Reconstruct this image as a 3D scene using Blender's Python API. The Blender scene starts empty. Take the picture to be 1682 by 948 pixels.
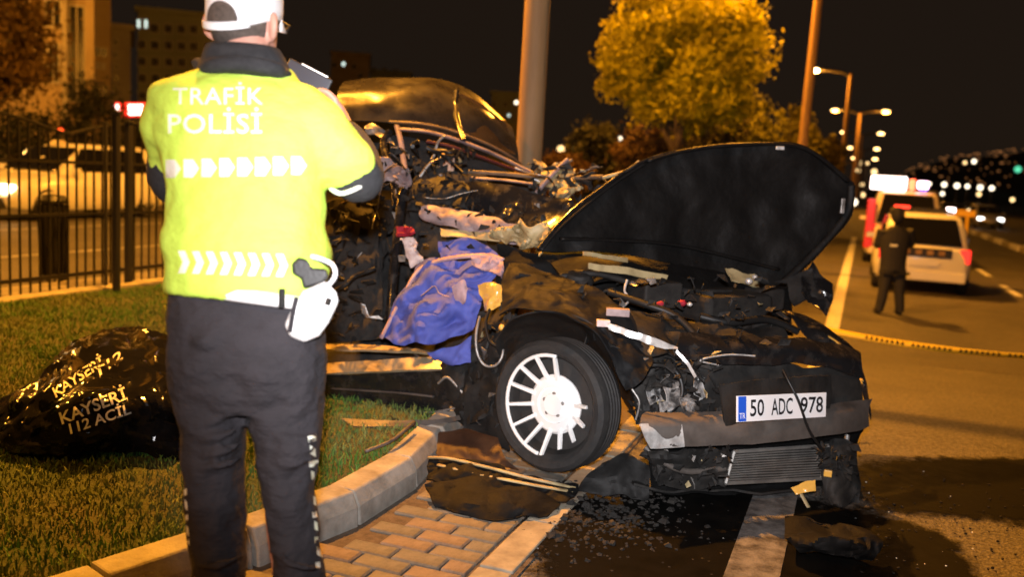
import bpy, bmesh, math, random
import numpy as np
from mathutils import Vector, Matrix, noise
from mathutils.bvhtree import BVHTree

# ------------------------------------------------------------------ camera
FPX, CXP, CYP = 1500.0, 841.0, 474.0          # focal length and centre in photo pixels (1682 x 948)
CAM_H = 1.42
PITCH, YAW, ROLL = math.radians(7.2566), math.radians(20.4614), 0.056
scene = bpy.context.scene
COL = scene.collection
RC = Matrix.Rotation(YAW, 3, 'Z') @ Matrix.Rotation(math.pi/2 - PITCH, 3, 'X') @ Matrix.Rotation(ROLL, 3, 'Z')
CAM = Vector((0, 0, CAM_H))
cam_data = bpy.data.cameras.new('camera')
cam = bpy.data.objects.new('camera', cam_data)
COL.objects.link(cam)
cam.location = CAM
cam.rotation_euler = RC.to_euler()
cam_data.sensor_width = 36.0
cam_data.lens = FPX / 1682.0 * 36.0
cam_data.clip_start = 0.05
cam_data.clip_end = 4000.0
cam_data.dof.use_dof = True
cam_data.dof.focus_distance = 3.4
cam_data.dof.aperture_fstop = 1.8
scene.camera = cam

# ------------------------------------------------------------------ night sky (a city's glow, nothing else)
world = bpy.data.worlds.new('World')
scene.world = world
world.use_nodes = True
wn = world.node_tree
bg = wn.nodes['Background']
sky = wn.nodes.new('ShaderNodeTexSky')
sky.sky_type = 'NISHITA'
sky.sun_disc = False
sky.sun_elevation = math.radians(-4.0)
sky.sun_rotation = math.radians(20)
glow = wn.nodes.new('ShaderNodeMix')
glow.data_type = 'RGBA'
glow.blend_type = 'ADD'
glow.inputs[0].default_value = 1.0
scl = wn.nodes.new('ShaderNodeMix')
scl.data_type = 'RGBA'
scl.blend_type = 'MULTIPLY'
scl.inputs[0].default_value = 1.0
scl.inputs[7].default_value = (0.02, 0.02, 0.02, 1)
wn.links.new(sky.outputs[0], scl.inputs[6])
wn.links.new(scl.outputs[2], glow.inputs[6])
glow.inputs[7].default_value = (0.080, 0.050, 0.032, 1)
wn.links.new(glow.outputs[2], bg.inputs['Color'])
bg.inputs['Strength'].default_value = 0.15

# ------------------------------------------------------------------ the photographer's flash
fl = bpy.data.lights.new('camera_flash', 'SPOT')
fl.energy = 1000.0
fl.color = (1.0, 0.97, 1.0)
fl.spot_size = math.radians(66)
fl.spot_blend = 1.0
fl.shadow_soft_size = 0.035
flash = bpy.data.objects.new('camera_flash', fl)
COL.objects.link(flash)
flash.location = CAM + Vector((-0.03, 0.0, 0.17))
flash.rotation_euler = (RC @ Matrix.Rotation(math.radians(-5.5), 3, 'Y') @ Matrix.Rotation(math.radians(1.5), 3, 'X')).to_euler()

vs = scene.view_settings
vs.view_transform = 'Standard'
vs.look = 'None'
vs.exposure = 0.0
vs.gamma = 1.0
vs.use_curve_mapping = False
scene.cycles.max_bounces = 6
scene.cycles.use_denoising = True
scene.cycles.sample_clamp_indirect = 4.0
scene.cycles.caustics_reflective = False
scene.cycles.caustics_refractive = False

# ------------------------------------------------------------------ layout helpers
def at(px, py, d):
    """The place that the photo shows at (px, py), d metres along the optical axis."""
    return CAM + RC @ Vector(((px - CXP) / FPX * d, -(py - CYP) / FPX * d, -d))

def W(l, d, z=0.0):
    """l metres right of the lens, d metres ahead of it over the ground."""
    c, s = math.cos(YAW), math.sin(YAW)
    return Vector((l * c - d * s, l * s + d * c, z))

def sstep(t):
    t = max(0.0, min(1.0, t))
    return t * t * (3 - 2 * t)

def gz(y):
    """Road level: flat near the camera, then the road falls away."""
    return -0.45 * sstep((y - 5.2) / 7.0)

def vz(x, y):
    """Level of the grass verge."""
    return 0.135 + gz(y) * sstep((x + 5.5) / 3.5) + 0.02 * math.sin(x * 1.3 + y * 0.7)

rnd = random.Random(7)

# ------------------------------------------------------------------ materials
def _n(nt, t, **kw):
    n = nt.nodes.new(t)
    for k, v in kw.items():
        setattr(n, k, v)
    return n

def mat(name, col, rough=0.6, metal=0.0, col2=None, scale=6.0, detail=5.0, lo=0.35, hi=0.65, bump=0.0, bscale=None,
        spec=0.5, coat=0.0, rough2=None, trans=0.0, bdist=0.01, stretch=None, sheen=0.0, ior=1.45):
    m = bpy.data.materials.new(name)
    m.use_nodes = True
    nt = m.node_tree
    b = nt.nodes['Principled BSDF']
    b.inputs['Base Color'].default_value = (*col, 1)
    b.inputs['Roughness'].default_value = rough
    b.inputs['Metallic'].default_value = metal
    b.inputs['Specular IOR Level'].default_value = spec
    b.inputs['Coat Weight'].default_value = coat
    b.inputs['Coat Roughness'].default_value = 0.06
    b.inputs['Transmission Weight'].default_value = trans
    b.inputs['IOR'].default_value = ior
    if sheen:
        b.inputs['Sheen Weight'].default_value = sheen
    tc = _n(nt, 'ShaderNodeTexCoord')
    src = tc.outputs['Object']
    if stretch:
        mp = _n(nt, 'ShaderNodeMapping')
        mp.inputs['Scale'].default_value = stretch
        nt.links.new(src, mp.inputs[0])
        src = mp.outputs[0]
    if col2 is not None or rough2 is not None:
        nz = _n(nt, 'ShaderNodeTexNoise')
        nz.inputs['Scale'].default_value = scale
        nz.inputs['Detail'].default_value = detail
        nz.inputs['Roughness'].default_value = 0.62
        nt.links.new(src, nz.inputs['Vector'])
        mr = _n(nt, 'ShaderNodeMapRange')
        mr.inputs[1].default_value = lo
        mr.inputs[2].default_value = hi
        nt.links.new(nz.outputs[0], mr.inputs[0])
        if col2 is not None:
            mx = _n(nt, 'ShaderNodeMix', data_type='RGBA')
            mx.inputs[6].default_value = (*col, 1)
            mx.inputs[7].default_value = (*col2, 1)
            nt.links.new(mr.outputs[0], mx.inputs[0])
            nt.links.new(mx.outputs[2], b.inputs['Base Color'])
        if rough2 is not None:
            m2 = _n(nt, 'ShaderNodeMapRange')
            m2.inputs[3].default_value = rough
            m2.inputs[4].default_value = rough2
            nt.links.new(mr.outputs[0], m2.inputs[0])
            nt.links.new(m2.outputs[0], b.inputs['Roughness'])
    if bump:
        nb = _n(nt, 'ShaderNodeTexNoise')
        nb.inputs['Scale'].default_value = bscale or scale * 4
        nb.inputs['Detail'].default_value = 6
        nt.links.new(src, nb.inputs['Vector'])
        bp = _n(nt, 'ShaderNodeBump')
        bp.inputs['Strength'].default_value = bump
        bp.inputs['Distance'].default_value = bdist
        nt.links.new(nb.outputs[0], bp.inputs['Height'])
        nt.links.new(bp.outputs[0], b.inputs['Normal'])
    return m

def glowmat(name, col, strength):
    m = bpy.data.materials.new(name)
    m.use_nodes = True
    b = m.node_tree.nodes['Principled BSDF']
    b.inputs['Base Color'].default_value = (*[min(1, c) for c in col], 1)
    b.inputs['Emission Color'].default_value = (*col, 1)
    b.inputs['Emission Strength'].default_value = strength
    return m

# ------------------------------------------------------------------ mesh building
class MB:
    def __init__(self):
        self.v, self.f, self.m = [], [], []
    def add(self, vs_, fs, mi=0):
        o = len(self.v)
        self.v += [tuple(p) for p in vs_]
        self.f += [tuple(i + o for i in f) for f in fs]
        self.m += [mi] * len(fs)
        return self
    def box(self, c, s, rot=None, mi=0, taper=1.0):
        c = Vector(c)
        hx, hy, hz = s[0] / 2, s[1] / 2, s[2] / 2
        P = []
        for z, k in ((-hz, 1.0), (hz, taper)):
            for x, y in ((-hx, -hy), (hx, -hy), (hx, hy), (-hx, hy)):
                p = Vector((x * k, y * k, z))
                if rot is not None:
                    p = rot @ p
                P.append(c + p)
        return self.add(P, [(3, 2, 1, 0), (4, 5, 6, 7), (0, 1, 5, 4), (1, 2, 6, 5), (2, 3, 7, 6), (3, 0, 4, 7)], mi)
    def tube(self, pts, r, n=8, mi=0, flat=1.0, up=(0, 0, 1)):
        pts = [Vector(p) for p in pts]
        k = len(pts)
        rs = list(r) if isinstance(r, (list, tuple)) else [r] * k
        P, Fc = [], []
        prev = None
        for i, p in enumerate(pts):
            t = (pts[min(i + 1, k - 1)] - pts[max(i - 1, 0)])
            t = t.normalized() if t.length > 1e-9 else Vector((0, 0, 1))
            u = Vector(up) if prev is None else prev
            u = u - t * u.dot(t)
            if u.length < 1e-3:
                u = Vector((1, 0, 0)) - t * t.x
            if u.length < 1e-3:
                u = Vector((0, 1, 0)) - t * t.y
            u.normalize()
            prev = u
            w = t.cross(u)
            for j in range(n):
                a = 2 * math.pi * j / n
                P.append(p + (u * math.cos(a) * flat + w * math.sin(a)) * rs[i])
        for i in range(k - 1):
            for j in range(n):
                a, b = i * n + j, i * n + (j + 1) % n
                Fc.append((a, b, b + n, a + n))
        Fc.append(tuple(range(n - 1, -1, -1)))
        Fc.append(tuple((k - 1) * n + j for j in range(n)))
        return self.add(P, Fc, mi)
    def prism(self, poly, o, ax, ay, az, mi=0):
        """2D outline in the frame (ax, ay) at o, pulled along the vector az."""
        o, ax, ay, az = Vector(o), Vector(ax), Vector(ay), Vector(az)
        n = len(poly)
        P = [o + ax * x + ay * y for x, y in poly] + [o + ax * x + ay * y + az for x, y in poly]
        Fc = [tuple(range(n - 1, -1, -1)), tuple(range(n, 2 * n))]
        for i in range(n):
            j = (i + 1) % n
            Fc.append((i, j, j + n, i + n))
        return self.add(P, Fc, mi)
    def lathe(self, prof, o, axis, n=24, mi=0, ref=None):
        o, axis = Vector(o), Vector(axis).normalized()
        u = Vector(ref) if ref is not None else Vector((0, 0, 1))
        u = u - axis * u.dot(axis)
        if u.length < 1e-3:
            u = Vector((1, 0, 0)) - axis * axis.x
        u.normalize()
        w = axis.cross(u)
        P, Fc = [], []
        for r, h in prof:
            for j in range(n):
                a = 2 * math.pi * j / n
                P.append(o + axis * h + (u * math.cos(a) + w * math.sin(a)) * r)
        for i in range(len(prof) - 1):
            for j in range(n):
                a, b = i * n + j, i * n + (j + 1) % n
                Fc.append((a, b, b + n, a + n))
        if prof[0][0] > 1e-6:
            Fc.append(tuple(range(n - 1, -1, -1)))
        if prof[-1][0] > 1e-6:
            Fc.append(tuple((len(prof) - 1) * n + j for j in range(n)))
        return self.add(P, Fc, mi)
    def rings(self, rings, mi=0, caps=True):
        """loft closed rings with equal counts"""
        n = len(rings[0])
        P, Fc = [], []
        for r in rings:
            P += r
        for i in range(len(rings) - 1):
            for j in range(n):
                a, b = i * n + j, i * n + (j + 1) % n
                Fc.append((a, b, b + n, a + n))
        if caps:
            Fc.append(tuple(range(n - 1, -1, -1)))
            Fc.append(tuple((len(rings) - 1) * n + j for j in range(n)))
        return self.add(P, Fc, mi)
    def ball(self, c, r, n=10, m=7, mi=0, rot=None):
        c = Vector(c)
        r = r if isinstance(r, (tuple, list)) else (r, r, r)
        P, Fc = [], []
        for i in range(m + 1):
            th = math.pi * i / m
            for j in range(n):
                ph = 2 * math.pi * j / n
                p = Vector((r[0] * math.sin(th) * math.cos(ph), r[1] * math.sin(th) * math.sin(ph), r[2] * math.cos(th)))
                if rot is not None:
                    p = rot @ p
                P.append(c + p)
        for i in range(m):
            for j in range(n):
                a, b = i * n + j, i * n + (j + 1) % n
                Fc.append((a, a + n, b + n, b))
        return self.add(P, Fc, mi)
    def grid(self, rows, thick=0.0, mi=0):
        """a sheet through a 2D array of points, closed when thick > 0"""
        nr, nc = len(rows), len(rows[0])
        P = [Vector(p) for r in rows for p in r]
        N = [Vector((0, 0, 0)) for _ in P]
        Fc = []
        for i in range(nr - 1):
            for j in range(nc - 1):
                q = (i * nc + j, i * nc + j + 1, (i + 1) * nc + j + 1, (i + 1) * nc + j)
                Fc.append(q)
                nn = (P[q[2]] - P[q[0]]).cross(P[q[3]] - P[q[1]])
                for a in q:
                    N[a] += nn
        if thick <= 0:
            return self.add(P, Fc, mi)
        k = len(P)
        Q = []
        for p, nn in zip(P, N):
            Q.append(p - (nn.normalized() if nn.length > 1e-12 else Vector((0, 0, 1))) * thick)
        F2 = Fc + [tuple(a + k for a in reversed(f)) for f in Fc]
        edge = [j for j in range(nc)] + [i * nc + nc - 1 for i in range(1, nr)] + \
               [(nr - 1) * nc + j for j in range(nc - 2, -1, -1)] + [i * nc for i in range(nr - 2, 0, -1)]
        for a, b in zip(edge, edge[1:] + edge[:1]):
            F2.append((b, a, a + k, b + k))
        return self.add(P + Q, F2, mi)
    def mesh(self, name, mats, smooth=False, angle=None):
        me = bpy.data.meshes.new(name)
        me.from_pydata(self.v, [], self.f)
        for m_ in (mats if isinstance(mats, (list, tuple)) else [mats]):
            me.materials.append(m_)
        if len(set(self.m)) > 1:
            me.polygons.foreach_set('material_index', self.m)
        if smooth:
            me.polygons.foreach_set('use_smooth', [True] * len(self.f))
            if angle:
                me.set_sharp_from_angle(angle=math.radians(angle))
        me.update()
        return me
    def build(self, name, mats, parent=None, smooth=False, bevel=0.0, angle=None, remesh=0.0, seg=2, subsurf=0):
        o = bpy.data.objects.new(name, self.mesh(name, mats, smooth, angle))
        COL.objects.link(o)
        if parent is not None:
            adopt(o, parent)
        if bevel:
            md = o.modifiers.new('bevel', 'BEVEL')
            md.width = bevel
            md.segments = seg
            md.limit_method = 'ANGLE'
            md.angle_limit = math.radians(35)
        if subsurf:
            md = o.modifiers.new('subsurf', 'SUBSURF')
            md.levels = md.render_levels = subsurf
        if remesh:
            md = o.modifiers.new('remesh', 'REMESH')
            md.mode = 'VOXEL'
            md.voxel_size = remesh
            md.use_smooth_shade = True
        return o

ROOTINV = {}
def adopt(o, parent):
    o.parent = parent
    inv = Matrix.Identity(4)
    chain = parent
    mw = Matrix.Identity(4)
    stack = []
    while chain is not None:
        stack.append(chain)
        chain = chain.parent
    for c in reversed(stack):
        mw = mw @ c.matrix_parent_inverse @ c.matrix_basis
    o.matrix_parent_inverse = mw.inverted()

def tag(o, label=None, cat=None, group=None, kind=None):
    if label: o['label'] = label
    if cat: o['category'] = cat
    if group: o['group'] = group
    if kind: o['kind'] = kind
    return o

def thing(name, loc, label, cat, group=None):
    o = bpy.data.objects.new(name, None)
    COL.objects.link(o)
    o.location = loc
    o.empty_display_size = 0.1
    return tag(o, label, cat, group)

def structure(o, label=None):
    o['kind'] = 'structure'
    if label: o['label'] = label
    return o

def copy_tree(o, parent=None):
    c = o.copy()
    COL.objects.link(c)
    if parent is not None:
        c.parent = parent
    for ch in list(o.children):
        copy_tree(ch, c)
    return c

def crom(p0, p1, p2, p3, t):
    return 0.5 * ((2 * p1) + (p2 - p0) * t + (2 * p0 - 5 * p1 + 4 * p2 - p3) * t * t + (3 * p1 - p0 - 3 * p2 + p3) * t ** 3)

def curve(pts, n):
    """Catmull-Rom through pts, n samples"""
    pts = [Vector(p) for p in pts]
    k = len(pts)
    out = []
    for i in range(n):
        s = i / (n - 1) * (k - 1)
        a = min(int(s), k - 2)
        t = s - a
        out.append(crom(pts[max(a - 1, 0)], pts[a], pts[a + 1], pts[min(a + 2, k - 1)], t))
    return out

def patch(ctrl, nu, nv):
    rows = [curve(r, nu) for r in ctrl]
    cols = [curve([r[j] for r in rows], nv) for j in range(nu)]
    return [[cols[j][i] for j in range(nu)] for i in range(nv)]

def crumple(rows, amp, freq, seed=0, direction=None, ridged=True, fade=0.0):
    nr, nc = len(rows), len(rows[0])
    out = []
    for i, r in enumerate(rows):
        o = []
        for j, p in enumerate(r):
            q = Vector(p) * freq + Vector((seed * 3.7, seed * 1.9, seed * 5.1))
            e = 1.0
            if fade:
                e = min(1.0, min(i, j, nr - 1 - i, nc - 1 - j) / max(1.0, fade))
            if ridged:
                s = (1 - 2 * abs(noise.noise(q))) * 0.7 + 0.45 * (1 - 2 * abs(noise.noise(q * 2.3))) - 0.5
            else:
                s = noise.noise(q) + 0.5 * noise.noise(q * 2.1)
            if direction is None:
                d = Vector((noise.noise(q + Vector((9, 0, 0))), noise.noise(q + Vector((0, 9, 0))), noise.noise(q + Vector((0, 0, 9)))))
                d = d * 0.8 + (CAM - Vector(p)).normalized() * s
            else:
                d = Vector(direction) * s
            o.append(Vector(p) + d * amp * e)
        out.append(o)
    return out

FONT_DEP = None
def text_mesh(body, size, shear=0.0, spacing=1.0, bold=0.0):
    """the outline of some lettering as (verts2d, faces)"""
    cu = bpy.data.curves.new('lettering', 'FONT')
    cu.body = body
    cu.size = size
    cu.shear = shear
    cu.align_x = 'CENTER'
    cu.align_y = 'CENTER'
    cu.space_character = spacing
    cu.offset = bold
    cu.resolution_u = 3
    ob = bpy.data.objects.new('lettering', cu)
    COL.objects.link(ob)
    dg = bpy.context.evaluated_depsgraph_get()
    dg.update()
    me = bpy.data.meshes.new_from_object(ob.evaluated_get(dg))
    bpy.data.objects.remove(ob)
    vsx = [(v.co.x, v.co.y) for v in me.vertices]
    fs = [tuple(p.vertices) for p in me.polygons]
    bpy.data.meshes.remove(me)
    bpy.data.curves.remove(cu)
    return vsx, fs
# ================================================================== THE SETTING
M = {}
def asphalt_mat(name, c1, c2, rough=0.75, spec=0.4, gritty=1.0):
    m = bpy.data.materials.new(name)
    m.use_nodes = True
    nt = m.node_tree
    b = nt.nodes['Principled BSDF']
    tc = _n(nt, 'ShaderNodeTexCoord')
    fine = _n(nt, 'ShaderNodeTexVoronoi')
    fine.inputs['Scale'].default_value = 95
    big = _n(nt, 'ShaderNodeTexNoise')
    big.inputs['Scale'].default_value = 1.1
    big.inputs['Detail'].default_value = 8
    big.inputs['Roughness'].default_value = 0.6
    mid = _n(nt, 'ShaderNodeTexNoise')
    mid.inputs['Scale'].default_value = 46
    mid.inputs['Detail'].default_value = 4
    for t in (fine, big, mid):
        nt.links.new(tc.outputs['Object'], t.inputs['Vector'])
    r1 = _n(nt, 'ShaderNodeMapRange')
    r1.inputs[1].default_value, r1.inputs[2].default_value = 0.36, 0.66
    nt.links.new(big.outputs[0], r1.inputs[0])
    mx = _n(nt, 'ShaderNodeMix', data_type='RGBA')
    mx.inputs[6].default_value = (*c1, 1)
    mx.inputs[7].default_value = (*c2, 1)
    nt.links.new(r1.outputs[0], mx.inputs[0])
    sp = _n(nt, 'ShaderNodeMapRange')
    sp.inputs[1].default_value, sp.inputs[2].default_value = 0.35, 0.7
    sp.inputs[3].default_value, sp.inputs[4].default_value = 0.55, 1.5
    nt.links.new(mid.outputs[0], sp.inputs[0])
    ml = _n(nt, 'ShaderNodeMix', data_type='RGBA', blend_type='MULTIPLY')
    ml.inputs[0].default_value = 1.0
    nt.links.new(mx.outputs[2], ml.inputs[6])
    nt.links.new(sp.outputs[0], ml.inputs[7])
    nt.links.new(ml.outputs[2], b.inputs['Base Color'])
    b.inputs['Roughness'].default_value = rough
    b.inputs['Specular IOR Level'].default_value = spec
    ad = _n(nt, 'ShaderNodeMath', operation='ADD')
    nt.links.new(fine.outputs['Distance'], ad.inputs[0])
    nt.links.new(mid.outputs[0], ad.inputs[1])
    bp = _n(nt, 'ShaderNodeBump')
    bp.inputs['Strength'].default_value = 0.7 * gritty
    bp.inputs['Distance'].default_value = 0.006
    nt.links.new(ad.outputs[0], bp.inputs['Height'])
    nt.links.new(bp.outputs[0], b.inputs['Normal'])
    return m

M['asphalt'] = asphalt_mat('asphalt', (0.075, 0.068, 0.058), (0.110, 0.098, 0.082))
M['tar'] = asphalt_mat('fresh_tar', (0.002, 0.002, 0.002), (0.005, 0.0045, 0.004), 0.95, 0.03, 0.5)
M['road2'] = asphalt_mat('old_asphalt', (0.075, 0.068, 0.06), (0.11, 0.10, 0.088))
M['line'] = mat('road_paint', (0.72, 0.71, 0.68), 0.6, col2=(0.22, 0.21, 0.20), scale=22, lo=0.52, hi=0.72, bump=0.5, bscale=120, bdist=0.004)
M['line_old'] = mat('worn_road_paint', (0.42, 0.41, 0.39), 0.65, col2=(0.10, 0.10, 0.095), scale=16, lo=0.40, hi=0.62, bump=0.5, bscale=120, bdist=0.004)
M['concrete'] = mat('kerb_concrete', (0.36, 0.34, 0.30), 0.85, col2=(0.15, 0.135, 0.11), scale=5, lo=0.40, hi=0.72, bump=0.7, bscale=70, bdist=0.004)
M['concrete2'] = mat('edging_concrete', (0.32, 0.29, 0.22), 0.85, col2=(0.15, 0.13, 0.10), scale=7, lo=0.4, hi=0.72, bump=0.5, bscale=60, bdist=0.005)
M['paver'] = [mat('paver_%s' % k, c, 0.85, col2=tuple(x * 0.6 for x in c), scale=14, bump=0.6, bscale=80, bdist=0.004)
              for k, c in (('tan', (0.19, 0.165, 0.125)), ('grey', (0.165, 0.155, 0.13)), ('pink', (0.21, 0.165, 0.125)))]
M['sand'] = mat('joint_sand', (0.12, 0.095, 0.07), 0.95, col2=(0.07, 0.055, 0.04), scale=30, bump=0.5, bscale=120)
M['soil'] = mat('lawn_soil', (0.065, 0.062, 0.028), 0.95, col2=(0.042, 0.062, 0.020), scale=3.0, bump=0.8, bscale=40, bdist=0.02)
M['dirt'] = mat('dark_ground', (0.04, 0.035, 0.028), 0.95, col2=(0.025, 0.024, 0.02), scale=0.3)
M['galv'] = mat('painted_steel', (0.33, 0.21, 0.10), 0.6, 0.0, spec=0.3, col2=(0.22, 0.13, 0.06), scale=5, stretch=(1, 1, 0.15), bump=0.1, bscale=30)
M['sodium'] = glowmat('sodium_lamp_lens', (1.0, 0.62, 0.22), 130.0)
M['sodium_far'] = glowmat('far_sodium_lens', (1.0, 0.58, 0.20), 9.0)
M['dead_lens'] = mat('unlit_lamp_lens', (0.5, 0.5, 0.48), 0.2, coat=0.5)
M['arm'] = mat('dark_arm_paint', (0.05, 0.045, 0.04), 0.6)  # dark tone makes the arms look unlit beside the poles
M['casing'] = mat('lamp_casing', (0.25, 0.25, 0.25), 0.5, 0.3)

# ---- wide ground to the horizon
g = MB()
g.grid([[(x, y, -0.62) for x in (-900, -60, 60, 900)] for y in (-60, 60, 300, 1600)])
structure(g.build('ground', M['dirt']))

# ---- the road
ys = [-4, -2, 0, 1, 2, 3, 4, 4.8, 5.4, 6, 6.6, 7.2, 7.8, 8.4, 9, 9.6, 10.2, 10.8, 11.4, 12, 13, 16, 20, 30, 45, 70, 110, 180, 300, 500]
g = MB()
g.grid([[(x, y, gz(y)) for x in (-2.3, -1, 0, 1.5, 3, 5.3, 8, 12, 17)] for y in ys])
structure(g.build('road', M['asphalt'], smooth=True))

def strip(name, x0, x1, y0, y1, m, dz=0.004, n=8, parent=None, slant=0.0):
    g_ = MB()
    rows = []
    for i in range(n + 1):
        y = y0 + (y1 - y0) * i / n
        rows.append([(x0 + slant * (y - y0), y, gz(y) + dz), (x1 + slant * (y - y0), y, gz(y) + dz)])
    g_.grid(rows)
    return g_.build(name, m, parent)
structure(strip('edge_line', -0.328, -0.138, 4.7, 40, M['line'], dz=0.006, n=70, slant=0.004))
M['line_dirty'] = mat('dirty_road_paint', (0.16, 0.155, 0.15), 0.75, col2=(0.045, 0.042, 0.04), scale=14, lo=0.38, hi=0.66, bump=0.6, bscale=90, bdist=0.005, spec=0.2)  # near line darkened in its colour where the wreck's shadow falls
structure(strip('edge_line', -0.34, -0.15, 0.4, 4.66, M['line_dirty'], dz=0.016, n=20, slant=0.003))
for k in range(7):
    y0 = 15.6 + k * 4.6
    structure(strip('lane_dash', 3.02, 3.17, y0, y0 + 2.3, M['line'], n=3, slant=-0.004))
# median kerb: pale blocks in a row on the far side of the carriageway
for k in range(26):
    y0 = 20 + k * 2.3
    g = MB()
    g.box((5.75, y0 + 1.0, gz(y0) + 0.09), (0.25, 1.9, 0.20))
    o = g.build('median_kerb_stone', M['concrete2'] if k % 2 else M['line'], bevel=0.02)
    if k == 0:
        mk = structure(o)
        mk.name = 'median_kerb'
    else:
        adopt(o, mk)
        o.name = 'kerb_stone'

# dark patches that paint the wreck's cast shadow onto the road
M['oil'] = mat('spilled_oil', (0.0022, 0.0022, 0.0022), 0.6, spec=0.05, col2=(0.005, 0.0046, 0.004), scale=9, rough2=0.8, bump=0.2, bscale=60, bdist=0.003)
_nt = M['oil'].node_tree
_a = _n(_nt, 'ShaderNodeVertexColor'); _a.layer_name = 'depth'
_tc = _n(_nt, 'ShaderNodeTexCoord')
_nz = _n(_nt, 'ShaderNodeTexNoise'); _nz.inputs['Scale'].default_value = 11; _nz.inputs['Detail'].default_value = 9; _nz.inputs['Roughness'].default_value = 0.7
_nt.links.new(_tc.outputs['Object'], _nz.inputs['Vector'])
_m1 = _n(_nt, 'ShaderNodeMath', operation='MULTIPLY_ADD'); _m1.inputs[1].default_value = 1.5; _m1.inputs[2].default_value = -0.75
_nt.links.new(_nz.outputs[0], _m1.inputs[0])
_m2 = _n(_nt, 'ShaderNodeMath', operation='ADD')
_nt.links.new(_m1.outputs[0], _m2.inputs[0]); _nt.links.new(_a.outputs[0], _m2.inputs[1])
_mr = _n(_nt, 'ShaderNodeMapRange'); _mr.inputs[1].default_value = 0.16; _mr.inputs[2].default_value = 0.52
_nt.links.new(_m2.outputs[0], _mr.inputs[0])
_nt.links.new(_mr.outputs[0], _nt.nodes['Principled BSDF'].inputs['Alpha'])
def dark_patch(cx, cy, rx_, ry_, ang, z, lab, seed):
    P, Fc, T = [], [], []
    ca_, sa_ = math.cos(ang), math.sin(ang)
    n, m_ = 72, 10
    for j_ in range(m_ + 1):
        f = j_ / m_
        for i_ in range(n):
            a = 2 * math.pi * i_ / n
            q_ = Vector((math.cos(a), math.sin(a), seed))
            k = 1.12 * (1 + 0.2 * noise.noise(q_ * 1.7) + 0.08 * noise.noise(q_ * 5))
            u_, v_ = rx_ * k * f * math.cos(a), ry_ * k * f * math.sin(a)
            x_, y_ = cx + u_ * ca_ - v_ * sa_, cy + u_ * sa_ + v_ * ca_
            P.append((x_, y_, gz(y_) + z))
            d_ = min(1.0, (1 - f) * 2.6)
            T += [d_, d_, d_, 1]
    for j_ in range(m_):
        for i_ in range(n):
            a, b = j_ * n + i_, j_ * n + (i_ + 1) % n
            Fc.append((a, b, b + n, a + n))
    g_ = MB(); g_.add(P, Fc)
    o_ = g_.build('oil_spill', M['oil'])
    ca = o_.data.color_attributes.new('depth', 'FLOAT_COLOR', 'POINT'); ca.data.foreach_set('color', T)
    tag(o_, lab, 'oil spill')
dark_patch(-0.47, 3.62, 0.72, 0.86, 0.2, 0.0115, 'black oil spill spread under the front of the wrecked car', 1.3)
dark_patch(0.12, 3.78, 0.42, 0.52, 0.0, 0.0085, 'smaller dark oil spill beside the road edge line', 4.1)
dark_patch(1.22, 5.16, 1.40, 0.54, 0.446, 0.007, 'long dark fluid streak running across the lane right of the wreck', 7.7)  # fluid streak that also darkens the shadow band by its colour

# ---- kerb between lawn and pavement
KX = [(-0.5, -2.9), (1.0, -2.32), (1.5, -2.14), (2.0, -1.98), (2.5, -1.83), (3.03, -1.705), (3.53, -1.70), (4.05, -1.79), (4.6, -1.88), (5.3, -1.95), (8, -2.0), (60, -2.0)]
def kerb_x(y):
    for (a, xa), (b, xb) in zip(KX, KX[1:]):
        if y <= b:
            return xa + (xb - xa) * (y - a) / (b - a)
    return KX[-1][1]
kerb = None
y = 0.53
k = 0
while y < 30:
    y1 = y + 0.5
    tilt = rnd.uniform(-0.012, 0.012)
    a = Vector((kerb_x(y + 0.008), y + 0.008, 0)); b = Vector((kerb_x(y1 - 0.008), y1 - 0.008, 0))
    t = (b - a).normalized(); nrm = Vector((t.y, -t.x, 0))      # towards the road
    g = MB()
    prof = [(-0.15, -0.12), (0.0, -0.12), (-0.012 + tilt, 0.085), (-0.042 + tilt, 0.145), (-0.15 + tilt, 0.150)]
    za, zb = gz(a.y), gz(b.y)
    P = [a + nrm * s + Vector((0, 0, h + za)) for s, h in prof] + [b + nrm * s + Vector((0, 0, h + zb)) for s, h in prof]
    n = len(prof)
    g.add(P, [tuple(range(n)), tuple(range(2 * n - 1, n - 1, -1))] + [(i + n, (i + 1) % n + n, (i + 1) % n, i) for i in range(n)])
    if kerb is None:
        kerb = g.build('kerb', M['concrete'], bevel=0.008)
        structure(kerb)
    else:
        g.build('kerb_stone', M['concrete'], kerb, bevel=0.008)
    y = y1
    k += 1

# ---- paved strip: sand bed, pavers one by one, a flush edging row
g = MB()
yy = [0.2 + 0.25 * i for i in range(40)]
g.grid([[(kerb_x(q) - 0.05, q, gz(q) + 0.008), (-1.0, q, gz(q) + 0.008)] for q in yy])
pav = structure(g.build('pavement', M['sand']))
pm = MB(); pm.box((0, 0, 0.0), (0.192, 0.093, 0.05))
paver_meshes = [pm.mesh('paver', m_) for m_ in M['paver']]
def paver(x, y, rz_, m_, half=False):
    o = bpy.data.objects.new('paver', m_)
    COL.objects.link(o)
    o.parent = pav
    o.location = (x, y, gz(y) - 0.005 + rnd.uniform(-0.002, 0.003))
    o.rotation_euler = (rnd.uniform(-0.012, 0.012), rnd.uniform(-0.012, 0.012), rz_ + rnd.uniform(-0.012, 0.012))
    if half: o.scale = (0.49, 1, 1)
    md = o.modifiers.new('bevel', 'BEVEL'); md.width = 0.006; md.segments = 1
row = 0
y = 1.55
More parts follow.
